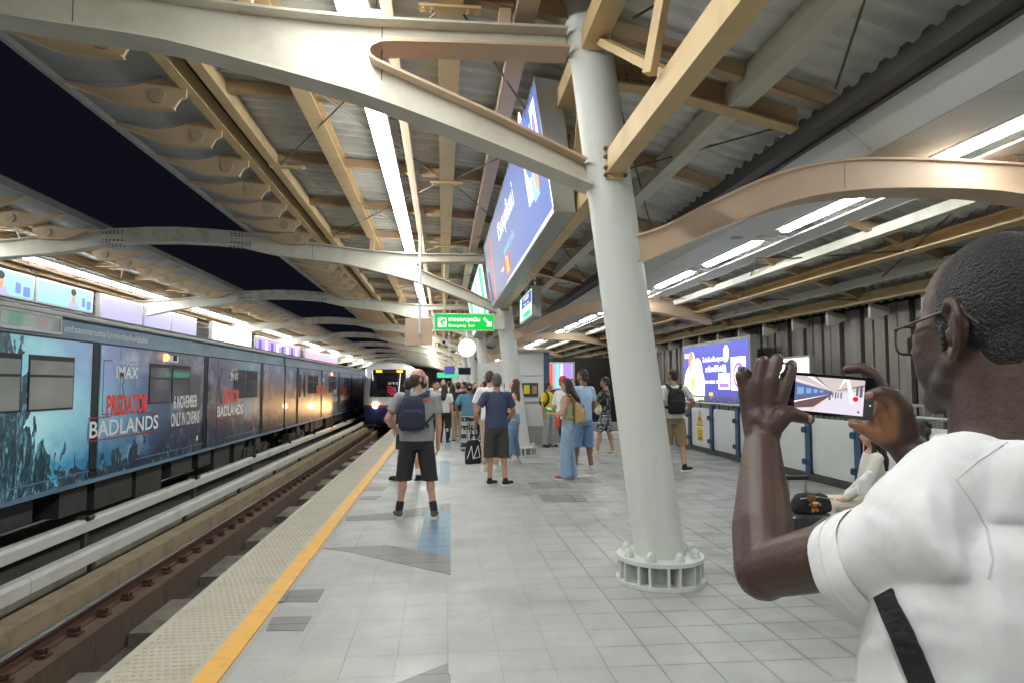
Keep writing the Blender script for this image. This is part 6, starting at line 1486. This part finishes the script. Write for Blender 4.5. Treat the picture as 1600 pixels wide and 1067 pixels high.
# legs
hipz = .93
base = V((NBk.x, NBk.y, 0)) + fF * .02
for s in (1, -1):
    hp_ = base + fL * (.095 * s) + fU * hipz; k_ = base + fL * (.11 * s) + fF * .03 + fU * .5; a_ = base + fL * (.13 * s) + fU * .09
    b.cap(hp_, k_, .09, .06, 14).cap(k_, a_, .056, .04, 14).cap(a_ - fU * .04, a_ + fF * .12 - fU * .05, .035, .03, 10)
body = blob(b, .0034, 3, M['skin_dark'], 'body')
bm = bmesh.new(); bm.from_mesh(body)
fv = [v for v in bm.verts if (v.co - H).length < .17 and (v.co - H).dot(fU) < .035 and (v.co - H).dot(fU) > -.15 and abs((v.co - H).dot(fL)) > .03]
for k in range(16): bmesh.ops.smooth_vert(bm, verts=fv, factor=.5, use_axis_x=True, use_axis_y=True, use_axis_z=True)
bm.to_mesh(body); bm.free()
pc = at(1381, 655, 1.272)
ap = body.attributes.new('palm', 'FLOAT', 'POINT'); as_ = body.attributes.new('stubble', 'FLOAT', 'POINT')
def sst(a, c, x): t_ = max(0.0, min(1.0, (x - a) / (c - a))); return t_ * t_ * (3 - 2 * t_)
pv, sv = [], []
for v in body.vertices:
    c = v.co; pf = 0.0
    if (c - pc).length < .07:
        q = c - EYE; xx = 800 + FPX * q.dot(CR) / q.dot(CF); yy = 533.5 - FPX * q.dot(CU) / q.dot(CF)
        pf = sst(.35, -.1, v.normal.dot(CF)) * sst(1412, 1396, xx + max(0, (640 - yy)) * .6) * sst(614, 630, yy) * sst(704, 684, yy + (xx - 1375) * .35)
    pv.append(pf)
    c = c - H; up_, fw, lt = c.dot(fU), c.dot(fF), abs(c.dot(fL)); sf = 0.0
    if -.14 < up_ < .0 and fw > -.03 and c.length < .17:
        edge = -.030 - .25 * max(0, .03 - fw) + (.022 if fw > .088 and up_ > -.07 else 0)
        sf = sst(edge + .006, edge - .03, up_) * sst(-.03, .005, fw) * (0 if (fw > .085 and -.085 < up_ < -.062) else 1)
    sv.append(sf)
ap.data.foreach_set('value', pv); as_.data.foreach_set('value', sv)
nt = M['skin_dark'].node_tree; pb = nt.nodes['Principled BSDF']; src = pb.inputs['Base Color'].links[0].from_socket
def attr(n):
    k = nt.nodes.new('ShaderNodeAttribute'); k.attribute_name = n; return k.outputs['Fac']
def mixn(f, a, col):
    k = nt.nodes.new('ShaderNodeMix'); k.data_type = 'RGBA'; lk(nt, f, k.inputs[0]); lk(nt, a, k.inputs[6]); k.inputs[7].default_value = (*col, 1); return k.outputs[2]
g_ = nt.nodes.new('ShaderNodeNewGeometry'); n_ = nt.nodes.new('ShaderNodeTexNoise'); n_.inputs['Scale'].default_value = 330; n_.inputs['Detail'].default_value = 3; lk(nt, g_.outputs['Position'], n_.inputs['Vector'])
r_ = nt.nodes.new('ShaderNodeMapRange'); r_.inputs[1].default_value = .38; r_.inputs[2].default_value = .55; r_.inputs[3].default_value = .35; lk(nt, n_.outputs['Fac'], r_.inputs[0])
m_ = nt.nodes.new('ShaderNodeMath'); m_.operation = 'MULTIPLY'; lk(nt, attr('stubble'), m_.inputs[0]); lk(nt, r_.outputs[0], m_.inputs[1])
lk(nt, mixn(m_.outputs[0], mixn(attr('palm'), src, (.30, .14, .068)), (.022, .016, .015)), pb.inputs['Base Color'])
o = inst('body', body, man); o.location = -man.location
for p_, ax in ((at(1357, 616.2, 1.252), at(1372, 613, 1.247)), (at(1262, 652.5, 1.270), at(1252, 649, 1.262))):
    d_ = (ax - p_).normalized(); n_2 = (CF - d_ * CF.dot(d_)).normalized(); B_ = Matrix((tuple(d_), tuple(d_.cross(n_2)), tuple(n_2))).transposed()
    MB().ell(p_ + n_2 * -.0035, .0085, .0065, .0035, 14, 8, B_).build('nail', M['nail'], man, True)
# ear (left one shows): helix, antihelix, lobe
e = MB()
def ear(s):
    def q(f, u, l=0): return h_((.0745 + l) * s, f - .030, u - .006)
    P = [q(.008, .012, .002), q(.014, .028, .006), q(.004, .040, .010), q(-.014, .036, .016), q(-.022, .018, .019), q(-.020, -.004, .016), q(-.010, -.022, .010), q(.002, -.034, .005), q(.009, -.026, .003)]
    R_ = [.004, .0048, .0052, .0055, .0055, .0052, .0058, .0075, .0055]
    for (a, c), (r0, r1) in zip(zip(P, P[1:]), zip(R_, R_[1:])): e.cap(a, c, r0, r1, 8)
    e.ell(q(-.006, .006, .004), .004, .018, .034, 12, 8, HB)
    for (a, c) in ((q(-.004, .026, .008), q(-.012, .008, .012)), (q(-.012, .008, .012), q(-.006, -.016, .009))): e.cap(a, c, .0045, .0045, 8)
    e.cap(q(.010, -.002, .004), q(.008, -.012, .004), .0055, .005, 8)
for s in (1, -1):
    e = MB(); ear(s)
    o = inst('ear', blob(e, .0024, 2, M['skin_dark'], 'ear'), man); o.location = -man.location
M['ear_in'] = mat('ear_hollow', (.03, .014, .010), .6)
# hair: close cropped curls
M['crop'] = mat('cropped_hair', (.016, .015, .017), .5, var=.6, vscale=130, bump=.7, bscale=260)
q = MB().ell(h_(0, -.030, .032), .0795, .0925, .097, 28, 18, HB).ell(h_(0, -.065, -.02), .064, .048, .062, 20, 12, HB)
for s in (1, -1): q.ell(h_(.066 * s, -.004, .014), .0125, .020, .034, 12, 8, HB).cap(h_(.0735 * s, -.004, .0), h_(.072 * s, -.002, -.03), .006, .003, 8)
hm_ = blob(q, .0034, 2, M['crop'], 'hair')
nrm = [v.normal.copy() for v in hm_.vertices]
for v, nv in zip(hm_.vertices, nrm):
    k = noise.noise(v.co * 230) + .6 * noise.noise(v.co * 420)
    v.co = v.co + nv * (.0010 * k)
o = inst('hair', hm_, man); o.location = -man.location
for s in (1, -1):
    o = MB().ell(h_(.032 * s, .082, -.002), .012, .008, .008, 12, 8, HB).build('eye', M['eye'], man, True)
# glasses
gl = MB()
for s in (1, -1):
    P = []
    for k in range(20):
        a = 2 * math.pi * k / 20; ca, sa = math.cos(a), math.sin(a)
        P.append(h_((.037 + .029 * math.copysign(abs(ca) ** .6, ca)) * s, .108 - .010 * abs((.037 + .029 * ca) / .066) ** 2, -.010 + .021 * math.copysign(abs(sa) ** .6, sa)))
    gl.path(P + [P[0]], .0017, 6)
    gl.path([h_(.066 * s, .099, .004), h_(.072 * s, .09, .005), h_(.0785 * s, .03, .014), h_(.0800 * s, -.024, .024), h_(.0800 * s, -.048, .016), h_(.078 * s, -.068, .0)], .0020, 6)
gl.path([h_(.012, .110, -.002), h_(0, .114, .001), h_(-.012, .110, -.002)], .0018, 6)
M['frame'] = mat('glasses_frame', (.10, .075, .06), .3, metal=.5)
g = gl.build('glasses', M['frame'], man, True)
M['lens'] = mat('lens', (.85, .84, .83), .02); M['lens'].node_tree.nodes['Principled BSDF'].inputs['IOR'].default_value = 1.03; M['lens'].node_tree.nodes['Principled BSDF'].inputs['Transmission Weight'].default_value = .95
for s in (1, -1):
    P = []
    for k in range(20):
        a = 2 * math.pi * k / 20; ca, sa = math.cos(a), math.sin(a)
        P.append(h_((.037 + .0275 * math.copysign(abs(ca) ** .6, ca)) * s, .1075 - .010 * abs((.037 + .029 * ca) / .066) ** 2, -.010 + .0198 * math.copysign(abs(sa) ** .6, sa)))
    me = MB().add(P, [tuple(range(20))]); o = me.build('lens', M['lens'], g)
# shirt
q = MB()
q.loft([ring(.015, .092, .082), ring(.045, .135, .095), ring(.075, .178, .112), ring(.14, .205, .13), ring(.24, .212, .142, .008), ring(.38, .212, .15, .015), ring(.55, .22, .155, .02), ring(.72, .225, .158, .02)], 40)
q.loft([(h_(0, -.034, -.150), .092, .090, fL, fF), (h_(0, -.036, -.175), .112, .1, fL, fF), (NBk - fU * .03, .13, .105, fL, fF)], 28)
for s in (1, -1): q.cap(h_(.07 * s, -.04, -.19), NBk + fL * (.15 * s) - fU * .045, .055, .06, 14)
for s, S_, E_ in ((1, SL, EL), (-1, SR, ER)):
    d = (E_ - S_).normalized(); u = d.cross(fU).normalized(); w = d.cross(u)
    q.cap(NBk + fL * (.08 * s) - fU * .05, S_, .06, .062, 18)
    dn = -fU * .012
    q.loft([(S_ - d * .06, .052, .056, u, w), (S_ + d * .0, .058, .060, u, w), (S_ + d * .05 + dn * 1.1, .060, .063, u, w), (S_ + d * .088 + dn * 1.8, .062, .0665, u, w)], 26)
M['seam_w'] = cloth('seam_white', (.62, .63, .65))
M['shirt_w'] = cloth('shirt_white', (.70, .71, .73), var=.03, bump=.55, bs=9, rough=.9, vscale=5, stretch=(1.3, 1.3, .55))
sm = blob(q, .006, 3, M['shirt_w'], 'shirt')
pit = SL - fU * .10 + fL * -.02 - fF * .02
nrm = [v.normal.copy() for v in sm.vertices]
for v, nv in zip(sm.vertices, nrm):
    p_ = v.co; r = p_ - pit; rl = r.length
    a = math.atan2(r.dot(CU), r.dot(CR))
    k4 = 1 - 2.4 * abs(noise.noise(V(((p_ - NBk).dot(fL) * 14 + (p_ - NBk).dot(fU) * 5, (p_ - NBk).dot(fF) * 4, (p_ - NBk).dot(fU) * 3.5 - (p_ - NBk).dot(fL) * 3))))
    k2 = noise.noise(V((p_.x * 6 + p_.z * 5, p_.y * 6, p_.z * 3.0)))
    k3 = 1 - 2.4 * abs(noise.noise(V((p_.x * 5 + 3, p_.y * 5, p_.z * 11 + (p_.x + p_.y) * 8))))
    fd = 1.0
    for S_, E_ in ((SL, EL), (SR, ER)):
        d = (E_ - S_).normalized(); t_ = (p_ - S_).dot(d)
        if t_ > .03 and ((p_ - S_) - d * t_).length < .12: fd = min(fd, sst(.075, .045, t_))
    v.co = p_ + nv * fd * (.0050 * k2 + .0044 * k3 + .0042 * k4)
sm.update()
o = inst('shirt', sm, man); o.location = -man.location
MB().path([h_(.0890 * math.cos(a), -.034 + .0890 * math.sin(a), -.1510 - .006 * math.cos(a) ** 2) for a in [2 * math.pi * i / 40 for i in range(41)]], .0058, 10).build('collar', M['shirt_w'], man, True)
# sleeve hem: a turned band open towards the arm
for s, S_, E_ in ((1, SL, EL), (-1, SR, ER)):
    d = (E_ - S_).normalized(); u = d.cross(fU).normalized(); w = d.cross(u); n = 40; vs = []
    for t_, r1_, r2_, dk in ((.060, .0625, .0670, 1.3), (.070, .0650, .0698, 1.48), (.084, .0655, .0706, 1.74), (.1065, .0655, .0712, 2.1), (.1085, .0640, .0698, 2.13), (.1065, .0620, .0680, 2.1), (.072, .0600, .0650, 1.5)):
        for i in range(n):
            a = 2 * math.pi * i / n; k = 1 + .022 * math.sin(3 * a + 1) + .014 * math.sin(7 * a)
            vs.append(S_ + d * (t_ + .004 * math.sin(2 * a + .5)) - fU * (.012 * dk) + u * (r1_ * k * math.cos(a)) + w * (r2_ * k * math.sin(a)))
    MB().add(vs, [(j * n + i, j * n + (i + 1) % n, (j + 1) * n + (i + 1) % n, (j + 1) * n + i) for j in range(6) for i in range(n)]).build('sleeve_hem', M['shirt_w'], man, True)
    if s == 1: MB().path([S_ + d * (.086 + .004 * math.sin(2 * a + .5)) - fU * (.012 * 1.76) + u * (.0662 * (1 + .022 * math.sin(3 * a + 1) + .014 * math.sin(7 * a)) * math.cos(a)) + w * (.0713 * (1 + .022 * math.sin(3 * a + 1) + .014 * math.sin(7 * a)) * math.sin(a)) for a in [2 * math.pi * i / 48 for i in range(49)]], .0009, 5).build('stitching', M['seam_w'], man, True)
from mathutils.bvhtree import BVHTree
bv = BVHTree.FromPolygons([v.co for v in sm.vertices], [tuple(p.vertices) for p in sm.polygons])
def snap(px, py, off=.002):
    d = (at(px, py, 1) - EYE).normalized(); hit = bv.ray_cast(EYE, d)
    if hit[0] is None: hit = bv.find_nearest(at(px, py, .9))
    return hit[0] + hit[1] * off, hit[1]
def seam(pts, r, off=.0): MB().path([snap(*p, off)[0] for p in pts], r, 6).build('seam', M['seam_w'], man, True)
def dens(pts, n=5): return [(a[0] + (c[0] - a[0]) * k / n, a[1] + (c[1] - a[1]) * k / n) for a, c in zip(pts, pts[1:]) for k in range(n)] + [pts[-1]]
seam(dens([(1494, 748), (1520, 785), (1543, 826), (1551, 872), (1545, 905)]), .0016)
seam(dens([(1494, 748), (1530, 718), (1575, 690)]), .0014)
# crossbody strap
st = thing('crossbody_strap', (man.location.x, man.location.y, 0), 'black bag strap across the side of the white T-shirt', 'bag strap')
pts = []; nr = []
for p in dens([(1383, 926), (1392, 948), (1412, 990), (1432, 1040), (1450, 1085), (1470, 1140)], 4):
    a, n = snap(*p, .004); pts.append(a); nr.append(n)
strap(pts, .030, M['packblack'], st, 'strap', .004, nr).location = -st.location
# lower clothing
q = MB(); q.loft([(base + fU * z, rx, ry, fL, fF) for z, rx, ry in ((.80, .175, .125), (.9, .18, .13), (1.0, .17, .125))], 20)
for s in (1, -1):
    hp_ = base + fL * (.095 * s) + fU * .9; k_ = base + fL * (.11 * s) + fF * .03 + fU * .5; a_ = base + fL * (.13 * s) + fU * .1
    q.loft([(hp_, .1, .1, fL, fF), (k_, .085, .085, fL, fF), (a_, .075, .08, fL, fF)], 16)
    c = V((a_.x, a_.y, 0)); o = inst('shoe', blob(MB().ell(c + fF * .08 + fU * .045, .046, .13, .04, 14, 8, HB).ell(c + fU * .06, .042, .06, .055, 12, 8, HB), .01, 1, M['sh_black'], 'shoe'), man); o.location = -man.location
o = inst('trousers', blob(q, .014, 2, C['charcoal'], 'trousers', wr=.006, wscale=7), man); o.location = -man.location
# phone
tl, tr_, bl, br = at(1224, 576.5, 1.330), at(1358, 588, 1.272), at(1224, 646, 1.330), at(1358, 658.5, 1.272)
cc = (tl + tr_ + bl + br) / 4; ux = ((tr_ - tl) + (br - bl)).normalized(); uy = ((tl - bl) + (tr_ - br)); uy = (uy - ux * uy.dot(ux)).normalized(); un = ux.cross(uy)
PL, PHt = .166, .079
ph = thing('phone', tuple(cc), 'black phone held sideways by the foreground man, recording the station on its screen', 'phone')
ph.rotation_euler = Matrix((ux, uy, un)).transposed().to_euler()
def rr(w, h, r, n=5):
    o = []
    for cx, cy, a0 in ((w / 2 - r, h / 2 - r, 0), (-w / 2 + r, h / 2 - r, 90), (-w / 2 + r, -h / 2 + r, 180), (w / 2 - r, -h / 2 + r, 270)):
        for k in range(n): o.append((cx + r * math.cos(R(a0 + 90 * k / (n - 1))), cy + r * math.sin(R(a0 + 90 * k / (n - 1)))))
    return o
MB().ext(rr(PL, PHt, .009), XY, -.010, -.001).build('case', M['phone_b'], ph, False, True)
MB().ext(rr(PL - .005, PHt - .005, .007), XY, -.001, 0).build('glass', M['glass'], ph, False, True)
def pq(m, pts, dz):
    mb = MB()
    for pl in (pts if isinstance(pts[0][0], (tuple, list)) else [pts]): mb.add([(x, y, dz) for x, y in pl], [tuple(range(len(pl)))])
    return mb.build('screen_picture', m, ph, False, True)
def pe(n, c, s=1.0): return glow('phone_' + n, c, s)
PM = {k: pe(k, v) for k, v in dict(bg=(.62, .55, .60), floor=(.70, .64, .74), roof=(.58, .50, .47), train=(.10, .14, .32), tr2=(.22, .36, .62), dark=(.14, .08, .09), line=(.82, .55, .40), white=(1, .97, 1), red=(.85, .01, .02), ppl=(.13, .11, .17), col=(.85, .82, .88)).items()}
x0, x1, y0, y1 = -.054, .066, -.033, .034
vx, vy = .012, .006
pq(PM['floor'], rect(x0, x1, y0, y1), .0003); pq(PM['roof'], [(x0, y1), (x1, y1), (x1, .014), (vx, vy), (x0, .024)], .0005)
pq(PM['train'], [(x0, .022), (vx, vy + .002), (vx, vy - .002), (x0, -.012)], .0007); pq(PM['tr2'], [[(-.050, .013), (-.038, .012), (-.038, .000), (-.050, -.002)], [(-.034, .0115), (-.025, .011), (-.025, .002), (-.034, .001)], [(-.021, .0105), (-.014, .010), (-.014, .004), (-.021, .0035)], [(-.010, .0095), (-.004, .009), (-.004, .0052), (-.010, .005)]], .0009)
pq(PM['ppl'], [[(-.054, .0285), (.012, .0085), (.012, .0078), (-.054, .0265)], [(.066, .026), (.020, .0115), (.020, .0105), (.066, .023)], [(-.02, y1), (.006, .012), (.007, .012), (-.016, y1)]], .0009)
pq(PM['dark'], [(x0, -.012), (vx, vy - .002), (vx, vy - .003), (-.02, -.024), (x0, y0 + .004)], .0008); pq(PM['white'], [[(x0, -.015), (vx, vy - .002), (x0, -.018)], [(x0, .028), (vx, vy + .003), (x0, .026)], [(x0 + .02, y1), (.01, .010), (x0 + .03, y1)], [(.03, y1), (.022, .012), (.036, y1)]], .001)
pq(PM['line'], [(-.03, y0), (vx, vy - .003), (-.024, y0)], .001); pq(PM['col'], [(.034, y1), (.040, y1), (.052, -.012), (.043, -.012)], .0011); pq(PM['ppl'], [rect(.006, .0095, -.008, .008), rect(.012, .014, -.002, .007), rect(.0165, .019, -.004, .008), rect(.021, .023, -.003, .007), rect(.026, .0285, -.003, .008), rect(.052, .056, -.002, .02), rect(.058, .063, .002, .022)], .0012)
pq(PM['white'], disc(.052, -.002, .0062), .0014); pq(PM['red'], disc(.052, -.002, .0050), .0016)
pq(PM['white'], [disc(.074, .012, .0012), disc(.0755, .0, .0013), disc(.077, -.012, .0013), disc(-.064, .026, .0012), disc(-.064, .018, .0012), disc(-.064, -.028, .0012), rect(-.067, -.062, .0215, .023)], .0006)
pq(PM['ppl'], rect(.056, .060, -.028, -.024), .0014)

bpy.data.batch_remove(JUNK + [WS])
